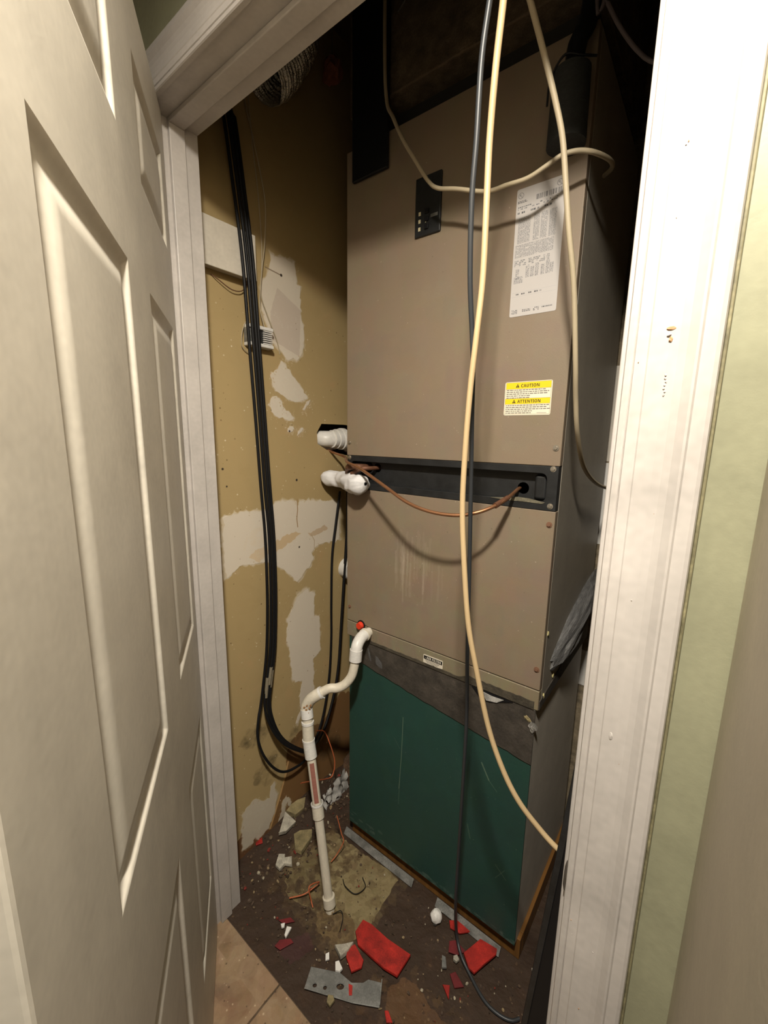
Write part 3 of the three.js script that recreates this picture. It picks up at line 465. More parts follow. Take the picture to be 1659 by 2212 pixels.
  const bolt = (x, y, m, rad, p = t) => { const b = mesh('screw', cylg([x, y, zf - 0.001], [x, y, zf + 0.004], rad, rad * 0.9, 6), m, p); mesh('washer', cylg([x, y, zf - 0.001], [x, y, zf + 0.0016], rad * 1.5, rad * 1.5, 20), m, b); };
  for (const y of [1.3345, 1.2545]) bolt(0.7015, y, M.steel, 0.0042, band);
  for (const y of [1.3345, 1.2545]) bolt(0.118, y, M.steel, 0.0042, band);
  bolt(0.703, 1.379, M.steel, 0.0042); bolt(0.703, 1.214, M.rust, 0.0042); bolt(0.7035, 0.871, M.rust, 0.0042); bolt(0.118, 0.866, M.rust, 0.0035); bolt(0.117, 1.378, M.steel, 0.004);
  // breaker cover
  const cov = mesh('breaker_cover', boxg(0.332, 0.403, 1.868, 1.995, zf - 0.001, zf + 0.006, 0.003), M.black, t); cov.userData.label = 'black breaker cover with small switches';
  for (let k = 0; k < 3; k++) box('switch_mark', [0.3435, 0.3495, 1.880 + k * 0.0165, 1.888 + k * 0.0165, zf + 0.0055, zf + 0.0068], std(lin(0.62, 0.56, 0.36), 0.6), cov);
  for (let k = 0; k < 3; k++) box('switch_toggle', [0.3615, 0.372, 1.880 + k * 0.0165, 1.890 + k * 0.0165, zf + 0.0055, zf + 0.010], M.blackRubber, cov, 0.001);
  box('switch_tag', [0.377, 0.396, 1.902, 1.909, zf + 0.0055, zf + 0.0064], std(lin(0.14, 0.14, 0.13), 0.5), cov); box('switch_tag', [0.362, 0.365, 1.895, 1.905, zf + 0.0055, zf + 0.0066], std(lin(0.6, 0.56, 0.4), 0.5), cov);
  // rating label: dense small print, too blurred in the photograph to read
  sticker(t, 'rating_label', 0.582, 0.679, 1.653, 1.898, zf, printed(0.097, 0.245, 5200, (x, w, h) => {
    x.fillStyle = 'rgb(186,181,178)'; x.fillRect(0, 0, w, h); const g = (a) => `rgb(${a},${a},${a + 3})`;
    const bars = (u0, u1, v0, v1, n, lo, hi, dash = 0.8) => { for (let i = 0; i < n; i++) { const v = v0 + (v1 - v0) * i / n; let u = u0; while (u < u1) { const L = rr(0.008, 0.045); if (rnd() < dash) { x.fillStyle = g(Math.round(rr(lo, hi)) - 42); x.fillRect(u * w, v * h, Math.min(L, u1 - u) * w, (v1 - v0) / n * 0.55 * h); } u += L + 0.01; } } };
    x.strokeStyle = g(70); x.lineWidth = 3; for (const [u, v] of [[0.09, 0.052], [0.88, 0.045]]) { x.beginPath(); x.arc(u * w, v * h, 0.055 * w, 0, 7); x.stroke(); x.fillStyle = g(70); x.font = `bold ${0.05 * w}px sans-serif`; x.textAlign = 'center'; x.fillText('U', (u - 0.016) * w, (v + 0.002) * h); x.fillText('L', (u + 0.018) * w, (v + 0.014) * h); }
    bars(0.03, 0.25, 0.092, 0.112, 2, 90, 120);
    for (let u = 0.42; u < 0.94; u += 0.012) { if (rnd() < 0.75) { x.fillStyle = g(70); x.fillRect(u * w, 0.078 * h, rr(0.003, 0.009) * w, 0.038 * h); } }
    bars(0.04, 0.86, 0.135, 0.165, 2, 140, 165, 0.7); bars(0.04, 0.80, 0.175, 0.20, 1, 120, 150, 0.6);
    for (const [u0, u1] of [[0.07, 0.33], [0.40, 0.52], [0.55, 0.68], [0.72, 0.86]]) bars(u0, u1, 0.22, 0.42, 34, 150, 178, 0.95);
    bars(0.04, 0.84, 0.43, 0.53, 18, 150, 175, 0.9); bars(0.04, 0.78, 0.55, 0.60, 4, 140, 170, 0.6);
    for (const [u, n] of [[0.08, 1], [0.30, 0], [0.40, 1], [0.50, 0], [0.62, 1], [0.72, 0], [0.80, 1]]) { bars(u, u + 0.075, 0.60 + n * 0.02, 0.70, 11, 140, 172, 0.95); }
    bars(0.05, 0.25, 0.68, 0.735, 6, 150, 170, 0.95);
    x.fillStyle = g(165); x.fillRect(0.03 * w, 0.805 * h, 0.93 * w, 2); x.fillRect(0.03 * w, 0.838 * h, 0.93 * w, 2); bars(0.04, 0.66, 0.815, 0.835, 1, 120, 150, 0.7);
    bars(0.04, 0.17, 0.945, 0.98, 4, 130, 150, 0.95); bars(0.28, 0.46, 0.95, 0.972, 2, 110, 140, 0.95); bars(0.52, 0.64, 0.945, 0.975, 3, 110, 140, 0.9); bars(0.70, 0.92, 0.948, 0.965, 1, 120, 150, 0.9);
    x.fillStyle = g(170); x.fillRect(0.03 * w, 0.94 * h, 0.93 * w, 1.5);
  }), 'large white rating label of dense grey print');
  sticker(t, 'caution_label', 0.5835, 0.685, 1.4475, 1.5185, zf, printed(0.1015, 0.071, 7000, (x, w, h) => {
    x.fillStyle = 'rgb(228,220,200)'; x.fillRect(0, 0, w, h); x.fillStyle = 'rgb(238,204,28)'; x.fillRect(0.025 * w, 0.025 * h, 0.95 * w, 0.19 * h); x.fillRect(0.015 * w, 0.50 * h, 0.96 * w, 0.165 * h);
    x.strokeStyle = 'rgb(120,105,60)'; x.lineWidth = 3; x.strokeRect(0.02 * w, 0.02 * h, 0.96 * w, 0.95 * h); for (const v of [0.215, 0.50, 0.665]) { x.beginPath(); x.moveTo(0.02 * w, v * h); x.lineTo(0.98 * w, v * h); x.stroke(); }
    const tri = (u, v, s) => { x.fillStyle = 'rgb(30,26,14)'; x.beginPath(); x.moveTo(u * w, (v - s) * h); x.lineTo((u + s * 0.62) * w * 1.0, (v + s * 0.75) * h); x.lineTo((u - s * 0.62) * w, (v + s * 0.75) * h); x.fill(); x.fillStyle = 'rgb(238,204,28)'; x.font = `bold ${0.085 * h}px sans-serif`; x.textAlign = 'center'; x.fillText('!', u * w, (v + 0.045) * h); };
    x.textAlign = 'center'; x.fillStyle = 'rgb(40,34,16)'; x.font = `bold ${0.128 * h}px sans-serif`; x.fillText('CAUTION', 0.545 * w, 0.17 * h); x.fillText('ATTENTION', 0.54 * w, 0.632 * h); tri(0.275, 0.125, 0.062); tri(0.215, 0.588, 0.062);
    const text = (v0, n, last) => { for (let i = 0; i < n; i++) { let u = 0.04; const end = i === n - 1 ? last : i === n - 2 ? 0.45 + 0.3 * rnd() : rr(0.85, 0.95); while (u < end) { const L = rr(0.02, 0.075); x.fillStyle = 'rgb(120,112,100)'; x.fillRect(u * w, (v0 + i * 0.057) * h, L * w, 0.027 * h); u += L + 0.013; } } };
    text(0.235, 5, 0.55); text(0.69, 5, 0.6); x.fillStyle = 'rgb(150,142,128)'; x.fillRect(0.72 * w, 0.93 * h, 0.2 * w, 0.015 * h);
  }), 'yellow and white warning label');
  sticker(t, 'filter_sticker', 0.396, 0.458, 0.777, 0.802, zf, printed(0.062, 0.025, 8000, (x, w, h) => {
    x.fillStyle = 'rgb(214,206,190)'; x.fillRect(0, 0, w, h); x.fillStyle = 'rgb(28,26,24)'; x.fillRect(0.03 * w, 0.12 * h, 0.94 * w, 0.42 * h);
    x.fillStyle = 'rgb(226,220,206)'; x.textAlign = 'center'; x.font = `bold ${0.36 * h}px sans-serif`; x.fillText('- AIR FILTER', 0.5 * w, 0.46 * h);
    for (let i = 0; i < 3; i++) { x.fillStyle = 'rgb(110,104,94)'; x.fillRect((0.1 + 0.05 * i) * w, (0.62 + 0.12 * i) * h, (0.75 - 0.1 * i) * w, 0.05 * h); }
  }), 'small black and white air filter sticker');
  // mastic smeared pad on the right side, torn black tape under the rail
  { const g = lumpg(0.034, 0.056, 0.235, 0.16, 4, 4); const p = g.attributes.position; for (let i = 0; i < p.count; i++) { const z = p.getZ(i) / 0.235; p.setXYZ(i, Math.max(p.getX(i) * (1 - 0.25 * z * z), -0.004) + 0.006 * fbm(p.getZ(i) * 9, p.getY(i) * 70, 2), p.getY(i) - z * 0.060, p.getZ(i)); } g.computeVertexNormals(); g.translate(A.x1, 0.905, -0.772); const o = mesh('mastic_pad', g, M.masticGrey, t); o.userData.label = 'grey lump of brushed-on duct sealant'; }
  const side = (pts, th, m, n) => { const e = new THREE.ExtrudeGeometry(shapeFrom(pts), { depth: th, bevelEnabled: false }); e.rotateY(Math.PI / 2); e.translate(A.x1, 0, 0); return mesh(n, uvm(e), m, t); };
  side([[0.470, 0.79], [0.60, 0.80], [0.80, 0.83], [0.952, 0.84], [0.952, 0.7685], [0.470, 0.7685]], 0.002, M.mastic, 'seam_tape');
  // crumbled tape line on the rail
  const cr = []; for (let i = 0; i <= 60; i++) { const u = i / 60; cr.push([0.19 + 0.515 * u, 0.777 + (u > 0.62 ? 0.012 * Math.min(1, (u - 0.62) / 0.05) : 0) + 0.006 * fbm(u * 26, 1, 4)]); }
  const ce = new THREE.ExtrudeGeometry(shapeFrom([...cr, [0.705, 0.7686], [0.19, 0.7686]]), { depth: 0.0015, bevelEnabled: false }); ce.translate(0, 0, -0.4655);
  mesh('tape_remnant', uvm(ce), std(lin(0.10, 0.082, 0.055), 0.85, { map: grit4, bumpMap: peel6, bumpScale: 0.003 }), t);
  for (const [y, z, s] of [[0.955, -0.49, 0.006], [0.812, -0.57, 0.008], [0.79, -0.50, 0.007], [0.835, -0.60, 0.006]]) { const g = lumpg(0.002, s, s * 0.5, 0.5, y * 9, 1); g.translate(A.x1 + 0.001, y, z); mesh('yellow_fleck', g, std(lin(0.6, 0.52, 0.24), 0.8), t); }
}
// drain plug beside the condensate outlet
{
  const t = thing('drain_plug', 'small red plug in the cabinet beside the white drain elbow', 'plug', [0.167, 0.8184, -0.466]);
  mesh('cap', cylg([0, 0, 0], [0, 0, 0.014], 0.012, 0.010, 20), M.redPlug, t); mesh('collar', cylg([0, 0, -0.002], [0, 0, 0.003], 0.015, 0.015, 20), M.blackRubber, t);
}
// ---------- green return plenum and its wooden platform ----------
{
  const t = thing('return_plenum', 'dark green sheet metal return box under the air handler', 'duct box', [0, 0, 0]);
  const x0 = 0.114, x1 = 0.708, y0 = 0.066, y1 = 0.767, zf = -0.470;
  const tex = printed(x1 - x0, y1 - y0, 1100, (x, w, h) => {
    x.fillStyle = 'rgb(35,68,61)'; x.fillRect(0, 0, w, h);
    for (let i = 0; i < 400; i++) { x.globalAlpha = rr(0.02, 0.07); x.fillStyle = rnd() < 0.5 ? 'rgb(44,84,76)' : 'rgb(26,56,54)'; x.beginPath(); x.ellipse(rr(0, w), rr(0, h), rr(5, 50), rr(5, 50), 0, 0, 7); x.fill(); }
    x.strokeStyle = 'rgb(122,134,112)'; const sc = (p, lw, al) => { x.globalAlpha = al; x.lineWidth = lw; x.beginPath(); p.forEach(([u, v], i) => i ? x.lineTo(u * w, v * h) : x.moveTo(u * w, v * h)); x.stroke(); };
    sc([[0.364, 0.28], [0.362, 0.40], [0.358, 0.50], [0.349, 0.64]], 2.2, 0.75); sc([[0.352, 0.60], [0.349, 0.72]], 1.6, 0.5); sc([[0.79, 0.30], [0.83, 0.36]], 4, 0.6); sc([[0.83, 0.36], [0.87, 0.39]], 2, 0.4); sc([[0.31, 0.40], [0.35, 0.44]], 1.5, 0.4); sc([[0.74, 0.60], [0.76, 0.66]], 4, 0.3); sc([[0.885, 0.7], [0.94, 0.74]], 2, 0.5); sc([[0.89, 0.76], [0.93, 0.70]], 2, 0.4);
    for (let i = 0; i < 260; i++) { x.globalAlpha = rr(0.2, 0.7); x.fillStyle = rnd() < 0.7 ? 'rgb(120,132,112)' : 'rgb(14,22,22)'; x.beginPath(); x.arc(rr(0, w), rr(0, h), rr(0.5, 1.5), 0, 7); x.fill(); }
    for (let i = 0; i < 80; i++) { const u = rr(0, 1); x.globalAlpha = 0.35; x.fillStyle = 'rgb(96,112,102)'; x.beginPath(); x.ellipse(u * w, (1 - 0.02 * rnd() - (u < 0.25 ? 0.05 * rnd() : 0)) * h, rr(3, 14), rr(1, 6), 0, 0, 7); x.fill(); }
    x.globalAlpha = 1;
  });
  const g = new THREE.BoxGeometry(x1 - x0, y1 - y0, 0.004); g.translate((x0 + x1) / 2, (y0 + y1) / 2, zf - 0.002);
  const f = mesh('front_sheet', g, std(lin(1, 1, 1), 0.5, { map: tex, bumpMap: peel6, bumpScale: 0.0003 }), t); f.userData.label = 'dark green scratched front sheet';
  box('side_sheet', [x1 - 0.004, x1 - 0.0005, y0, y1, -0.935, zf - 0.0045], M.plenumSide, t); box('side_sheet', [x0 + 0.0005, x0 + 0.004, y0, y1, -0.935, zf - 0.0045], M.plenumSide, t); box('back_sheet', [x0 + 0.004, x1 - 0.004, y0, y1, -0.935, -0.932], M.plenumSide, t);
  // ragged strip of painted sealant along the joint
  const rag = []; for (let i = 0; i <= 40; i++) { const u = i / 40; rag.push([x0 + 0.012 + (x1 - x0 - 0.012) * u, (u < 0.5 ? 0.695 - 0.04 * u / 0.5 : 0.655 - 0.035 * (u - 0.5) / 0.5) + 0.007 * fbm(u * 14, 3, 1)]); }
  const top = []; for (let i = 40; i >= 0; i--) { const u = i / 40; top.push([x0 + 0.012 + (x1 - x0 - 0.012) * u, 0.7665]); }
  const e = new THREE.ExtrudeGeometry(shapeFrom([...rag, ...top]), { depth: 0.002, bevelEnabled: true, bevelSize: 0.001, bevelThickness: 0.0006, bevelSegments: 1 }); e.translate(0, 0, zf + 0.0006);
  const s = mesh('sealant_strip', uvm(e), M.mastic, t); s.userData.label = 'brown-black sealant strip';
  for (const [x, y, w, h] of [[0.20, 0.728, 0.004, 0.022], [0.232, 0.717, 0.008, 0.020], [0.243, 0.712, 0.006, 0.014], [0.17, 0.733, 0.012, 0.005]]) { const q = lumpg(w, h, 0.0012, 0.5, x * 20, 2); q.rotateZ(0.25); q.translate(x, y, zf + 0.003); mesh('pale_smear', q, M.masticGrey, s); }
  // torn tape lip hanging off the joint: black sheet painting the shade of the opening, pale underside, foil scraps
  const lip = (pts, th, m, n, dz) => { const q = new THREE.ExtrudeGeometry(shapeFrom(pts), { depth: th, bevelEnabled: false }); q.translate(0, 0, zf + dz); return mesh(n, uvm(q), m, t); };
  lip([[0.545, 0.7645], [0.60, 0.7655], [0.655, 0.7645], [0.60, 0.741], [0.575, 0.737]], 0.002, M.blackRubber, 'gap_shade_sheet', 0.0032);
  lip([[0.574, 0.7625], [0.60, 0.7600], [0.632, 0.762], [0.615, 0.748], [0.588, 0.7425]], 0.0015, M.paper, 'torn_backing', 0.0055);
  { const q = lumpg(0.009, 0.013, 0.005, 0.6, 3, 2); q.translate(0.7065, 0.722, zf + 0.004); mesh('foil_scrap', q, M.foil, t); const q2 = lumpg(0.010, 0.005, 0.003, 0.6, 7, 2); q2.rotateZ(-0.5); q2.translate(0.692, 0.738, zf + 0.003); mesh('yellow_scrap', q2, M.plasterTan, t); }
}
{
  const t = thing('wooden_platform', 'low orange-brown lumber platform under the green box', 'platform', [0, 0, 0]);
  box('front_board', [0.108, 0.7165, 0, 0.065, -0.515, -0.492], M.lumber, t, 0.002); box('side_board', [0.694, 0.7165, 0, 0.064, -0.945, -0.5155], M.lumber, t, 0.002); box('side_board', [0.108, 0.13, 0, 0.064, -0.945, -0.5155], M.lumber, t, 0.002); box('back_board', [0.1305, 0.6935, 0, 0.064, -0.945, -0.925], M.lumber, t, 0.002);
}
for (const [x0, x1, z, lab] of [[0.095, 0.385, -0.468, 'grey metal strip on the dirt in front of the wooden platform, by the drain pipe'], [0.47, 0.672, -0.468, 'grey metal strip along the wooden platform, by the red scraps']]) {
  const g = new RoundedBoxGeometry(x1 - x0, 0.003, 0.024, 1, 0.0012); g.rotateX(0.9); g.translate((x0 + x1) / 2, 0.013, z);
  tag(mesh('metal_strip', uvm(g), M.galv), lab, 'metal strip', 'metal strips along the platform');
}
// ---------- above the air handler ----------
{
  const t = thing('supply_plenum', 'dark brown duct board box above the air handler', 'duct', [0, 0, 0]);
  box('collar', [0.13, 0.69, 2.13, 2.205, -0.96, -0.53], M.hidden, t); box('duct_board', [0.115, 0.705, 2.205, HC - 0.002, -0.975, -0.468], M.duct, t, 0.004);  // collar coloured near-black for the shade in the gap below the duct board
  for (let i = 0; i < 9; i++) { const x = rr(0.16, 0.5), y = rr(2.3, 2.5); const g = boxg(-0.03, 0.03, -0.0015, 0.0015, 0, 0.001); g.rotateZ(rr(0.4, 0.9)); g.translate(x, y, -0.4678); mesh('foil_crease', g, M.foil, t); }
}
{
  const o = tag(box('hanging_flap', [0.136, 0.251, 2.045, HC, -0.462, -0.452], M.blackRubber, undefined, 0.003), 'black flap hanging over the upper left corner of the air handler', 'flap');
}
{
  const t = thing('pipe_boot', 'black rubber pipe boot at the upper right corner of the air handler', 'pipe boot', [0.683, 1.925, -0.43]);
  mesh('sleeve', cylg([0, 0, 0], [0.0, 0.115, 0], 0.034, 0.032, 24), std(lin(0.03, 0.032, 0.03), 0.8, { map: grit4 }), t);
  mesh('pipe', tubeg([[0, 0.10, 0], [0.005, 0.16, -0.004], [0.02, 0.25, -0.02], [0.02, 0.694, -0.02]], 0.016, 40), M.blackRubber, t);
  mesh('tie_wire', tubeg([[-0.036, 0.07, 0.012], [-0.030, 0.105, 0.02], [-0.005, 0.125, 0.03], [0.02, 0.120, 0.02], [0.04, 0.122, 0]], 0.002, 30, 6), M.blackRubber, t);
}
{
  const t = thing('foil_duct', 'crinkled silver foil flex duct at the top of the tan wall', 'flex duct', [0, 0, 0]);
  const c = new THREE.CatmullRomCurve3([V([-0.050, 2.285, -0.325]), V([-0.045, 2.33, -0.37]), V([-0.035, 2.42, -0.42]), V([-0.03, HC, -0.47])]), n = 150, g = new THREE.TubeGeometry(c, n, 0.055, 28, false), p = g.attributes.position;
  for (let i = 0; i <= n; i++) { const o = c.getPointAt(i / n), k = 1 + 0.06 * Math.sin(i * 1.4); for (let j = 0; j <= 28; j++) { const q = i * 29 + j, v = new THREE.Vector3().fromBufferAttribute(p, q).sub(o).multiplyScalar(k + 0.10 * noise(i * 0.35, Math.cos(j / 28 * 6.283) * 2, Math.sin(j / 28 * 6.283) * 2)).add(o); p.setXYZ(q, v.x, v.y, v.z); } }
  g.computeVertexNormals(); mesh('flex_hose', g, M.foil, t);
}
{ const g = lumpg(0.028, 0.034, 0.026, 0.4, 11, 3); g.translate(-0.044, 2.441, -0.565); const t = thing('insulation_tuft', 'rust-red tuft of insulation hanging under the ceiling beside the duct', 'insulation'); mesh('tuft', g, std(lin(0.22, 0.07, 0.035), 0.95), t); mesh('wire_hanger', tubeg([[-0.044, 2.45, -0.565], [-0.046, 2.53, -0.567], [-0.044, HC, -0.565]], 0.0015, 20, 6), M.steel, t); }
// ---------- cables ----------
const up = (p) => { const k = 0.22 / (p[0][1] - p[1][1]), q = p[0].map((v, i) => v + (v - p[1][i]) * k * (i === 1 ? 1 : 0.6)); return [[q[0], HC, q[2]], q, ...p]; };
tag(mesh('cable', tubeg(up(RUN.tan), 0.0047, 260, 12), M.tanCable), 'thick tan cable hanging from above and curving down to the black strip', 'cable');
tag(mesh('cable', tubeg(up(RUN.grey), 0.0040, 300, 12), M.greyRubber), 'dark grey cable hanging straight down and curling onto the dirt floor', 'cable');
tag(mesh('cable', tubeg(up(RUN.coax), 0.0046, 240, 12), M.creamCable), 'cream cable hanging down past the right edge of the air handler', 'cable');
tag(mesh('cable', tubeg([[0.247, HC, -0.44], [0.249, 2.3, -0.44], ...RUN.tstat], 0.0042, 240, 10), M.creamCable), 'thin cream cable swagged across the top of the air handler', 'cable');
tag(mesh('cable', tubeg([[0.70, HC, -0.35], [0.735, 2.09, -0.35], [0.751, 2.057, -0.35], [0.775, 2.010, -0.35], [0.803, 1.967, -0.35], [0.83, 1.94, -0.35], [0.90, 1.90, -0.35], [XE + 0.002, 1.88, -0.34]], 0.003, 90, 8), std(lin(0.06, 0.045, 0.045), 0.6)), 'thin dark cable crossing to the right wall near the ceiling', 'cable');
{
  const p = [[-0.118, 1.346, -0.607], [-0.09, 1.337, -0.611], [-0.03, 1.325, -0.602], [0.131, 1.322, -0.440], [0.21, 1.31, -0.405], ...RUN.copper.slice(5)];
  const t = thing('copper_tube', 'thin bare copper tube sagging from the wall hole to the black band', 'copper tube');
  mesh('tube', tubeg(p, 0.0041, 220, 12), M.copper, t); mesh('flare_fitting', cylg(p[10], p[11], 0.0062, 0.0055, 16), M.copperDull, t);
}
// black low-voltage and line cables down the tan wall
{
  const off = [[0.000, -0.0165], [0.004, -0.0055], [0.004, 0.0055], [0.000, 0.0165]];
  off.forEach(([dx, dz], k) => {
    const wob = (q, i) => [q[0] + dx + 0.0008 * noise(i * 0.7, k * 3.1), q[1], q[2] + dz + 0.0008 * noise(i * 0.6, k * 5.7, 3)];
    const p = [[-0.075 + dx, HC, -0.20 + dz], ...RUN.bundleL.slice(0, -1).map(wob), ...(k === 3 ? RUN.loop2 : RUN.loop1).map((q, i) => { const s = k === 2 ? 1 : 0; const w = wob(q, i + 13); return [w[0] + (k < 3 ? k * 0.0095 * Math.min(1, i / 2) : 0), w[1] + (k === 3 ? 0 : (k - 1) * 0.011 * Math.sin(Math.min(1, i / 10) * Math.PI)), w[2]]; })];
    tag(mesh('black_cable', tubeg(p, 0.0043, 320, 9), M.blackRubber), k === 3 ? 'black cable of the wall bundle that hangs in the lowest loop' : 'black cable in the bundle running down the tan wall into the upper loop', 'cable', 'bundled black cables on the tan wall');
  });
  const t = thing('cable_tape', 'worn pale tape scraps stuck around the black cables low on the tan wall', 'tape');
  const pale = std(lin(0.34, 0.29, 0.20), 0.9, { map: grit4 });
  for (const [x, z, y0, y1, r] of [[-0.085, -0.313, 0.640, 0.585, 0.0058], [-0.080, -0.305, 0.655, 0.600, 0.0060], [-0.080, -0.291, 0.625, 0.560, 0.0058]]) mesh('scrap', cylg([x, y0, z], [x + 0.001, y1, z + 0.011], r, r, 12), pale, t);
}
tag(mesh('bell_wire', tubeg([[-0.1075, HC, -0.28], [-0.1075, 2.3, -0.30], ...RUN.wireA], 0.0017, 160, 7), M.creamCable), 'thin cream wire running down the tan wall to the transformer', 'wire');
tag(mesh('bell_wire', tubeg([[-0.1075, HC, -0.29], [-0.1075, 2.3, -0.315], ...RUN.wireB.map((q) => [q[0] - 0.005, q[1], q[2]])], 0.0015, 160, 7), M.creamCable), 'thin cream wire passing right of the transformer on the tan wall', 'wire');
tag(mesh('bell_wire', tubeg(RUN.wireC, 0.0013, 60, 6), M.creamCable), 'short cream wire bowed out left of the transformer', 'wire');
tag(mesh('dark_wire', tubeg([[-0.108, 1.80, -0.185], [-0.100, 1.79, -0.20], [-0.098, 1.775, -0.235], [-0.099, 1.778, -0.265], [-0.104, 1.795, -0.285], [-0.108, 1.812, -0.295]], 0.0013, 50, 6), M.copperDull), 'thin brown wire drooping under the white wall box', 'wire');
{
  const t = thing('wall_box', 'white rectangular cover box on the tan wall behind the black cables', 'junction box');
  box('cover', [-0.082, -0.076, 1.808, 1.922, -0.302, -0.150], M.boxWhite, t, 0.002); box('base', [XW, -0.081, 1.813, 1.917, -0.298, -0.155], M.boxWhite, t);
}
{
  const t = thing('bell_transformer', 'small metal transformer with ribbed core on the tan wall', 'transformer');
  for (const y of [1.645, 1.692]) box('end_plate', [XW, -0.082, y - 0.004, y + 0.006, -0.358, -0.275], M.pvcClean, t, 0.003);
  for (let i = 0; i < 7; i++) box('core_plate', [XW, -0.085, 1.652 + i * 0.0056, 1.6545 + i * 0.0056, -0.355, -0.325], M.pvcClean, t);
  box('coil', [XW, -0.09, 1.650, 1.690, -0.35, -0.285], M.black, t, 0.004); box('bracket', [XW, -0.088, 1.648, 1.694, -0.290, -0.276], M.galv, t, 0.002);
}
// ---------- pipes in the wall ----------
{
  const t = thing('wall_drain_pipe', 'white plastic pipe with ribbed fitting in the ragged wall hole', 'pipe');
  const y = 1.385, x = -0.098;
  mesh('elbow', tubeg([[-0.20, y, -0.590], [-0.15, y, -0.582], [-0.122, y, -0.584], [-0.106, y, -0.598], [x, y, -0.625]], 0.0275, 30, 24), M.pvcClean, t);
  mesh('pipe', cylg([x, y, -0.62], [x + 0.02, y, -0.93], 0.0285, 0.0285, 28), M.pvcClean, t);
  for (const [z, r] of [[-0.606, 0.0305], [-0.626, 0.0345], [-0.650, 0.0385]]) mesh('collar', cylg([x, y, z], [x + 0.001, y, z - 0.014], r, r, 28), M.pvcClean, t);
}
{
  const t = thing('insulated_line', 'lumpy white foam insulation around the refrigerant line entering the cabinet', 'pipe insulation');
  const c = new THREE.CatmullRomCurve3([[-0.100, 1.256, -0.556], [-0.06, 1.250, -0.572], [-0.01, 1.249, -0.575], [0.06, 1.254, -0.525], [0.131, 1.260, -0.455], [0.19, 1.264, -0.425], [0.225, 1.268, -0.412]].map(V)), n = 60, m = 22, g = new THREE.TubeGeometry(c, n, 1, m, false), p = g.attributes.position;
  for (let i = 0; i <= n; i++) { const o = c.getPointAt(i / n), e = Math.min(1, i / 5, (n - i) / 6), R = (0.0285 * Math.sqrt(Math.max(0.03, e * (2 - e)))); for (let j = 0; j <= m; j++) { const q = i * (m + 1) + j, v = new THREE.Vector3().fromBufferAttribute(p, q).sub(o), a = j / m * 6.283; v.multiplyScalar(R * (1 + 0.30 * noise(i * 0.16, Math.cos(a) * 1.2, Math.sin(a) * 1.2 + 3))).add(o); p.setXYZ(q, v.x, v.y, v.z); } }
  g.computeVertexNormals(); mesh('foam_sleeve', g, M.foam, t);
  mesh('suction_line', tubeg([[0.06, 1.275, -0.52], [0.10, 1.296, -0.478], [0.135, 1.308, -0.445], [0.168, 1.309, -0.452], [0.172, 1.307, -0.49], [0.172, 1.307, -0.56]], 0.0095, 60, 14), M.copperDull, t);
  mesh('liquid_line', tubeg([[0.15, 1.290, -0.437], [0.188, 1.306, -0.440], [0.205, 1.307, -0.468], [0.205, 1.307, -0.56]], 0.006, 50, 12), M.copperDull, t);
}
{
  const t = thing('wall_cleanout', 'white plastic pipe stub behind the black cables low on the tan wall', 'pipe');
  mesh('stub', cylg([XW - 0.02, 0.892, -0.688], [-0.078, 0.892, -0.688], 0.038, 0.038, 28), M.pvcClean, t); mesh('cap', cylg([-0.078, 0.892, -0.688], [-0.068, 0.892, -0.688], 0.042, 0.040, 28), M.pvcClean, t);
}
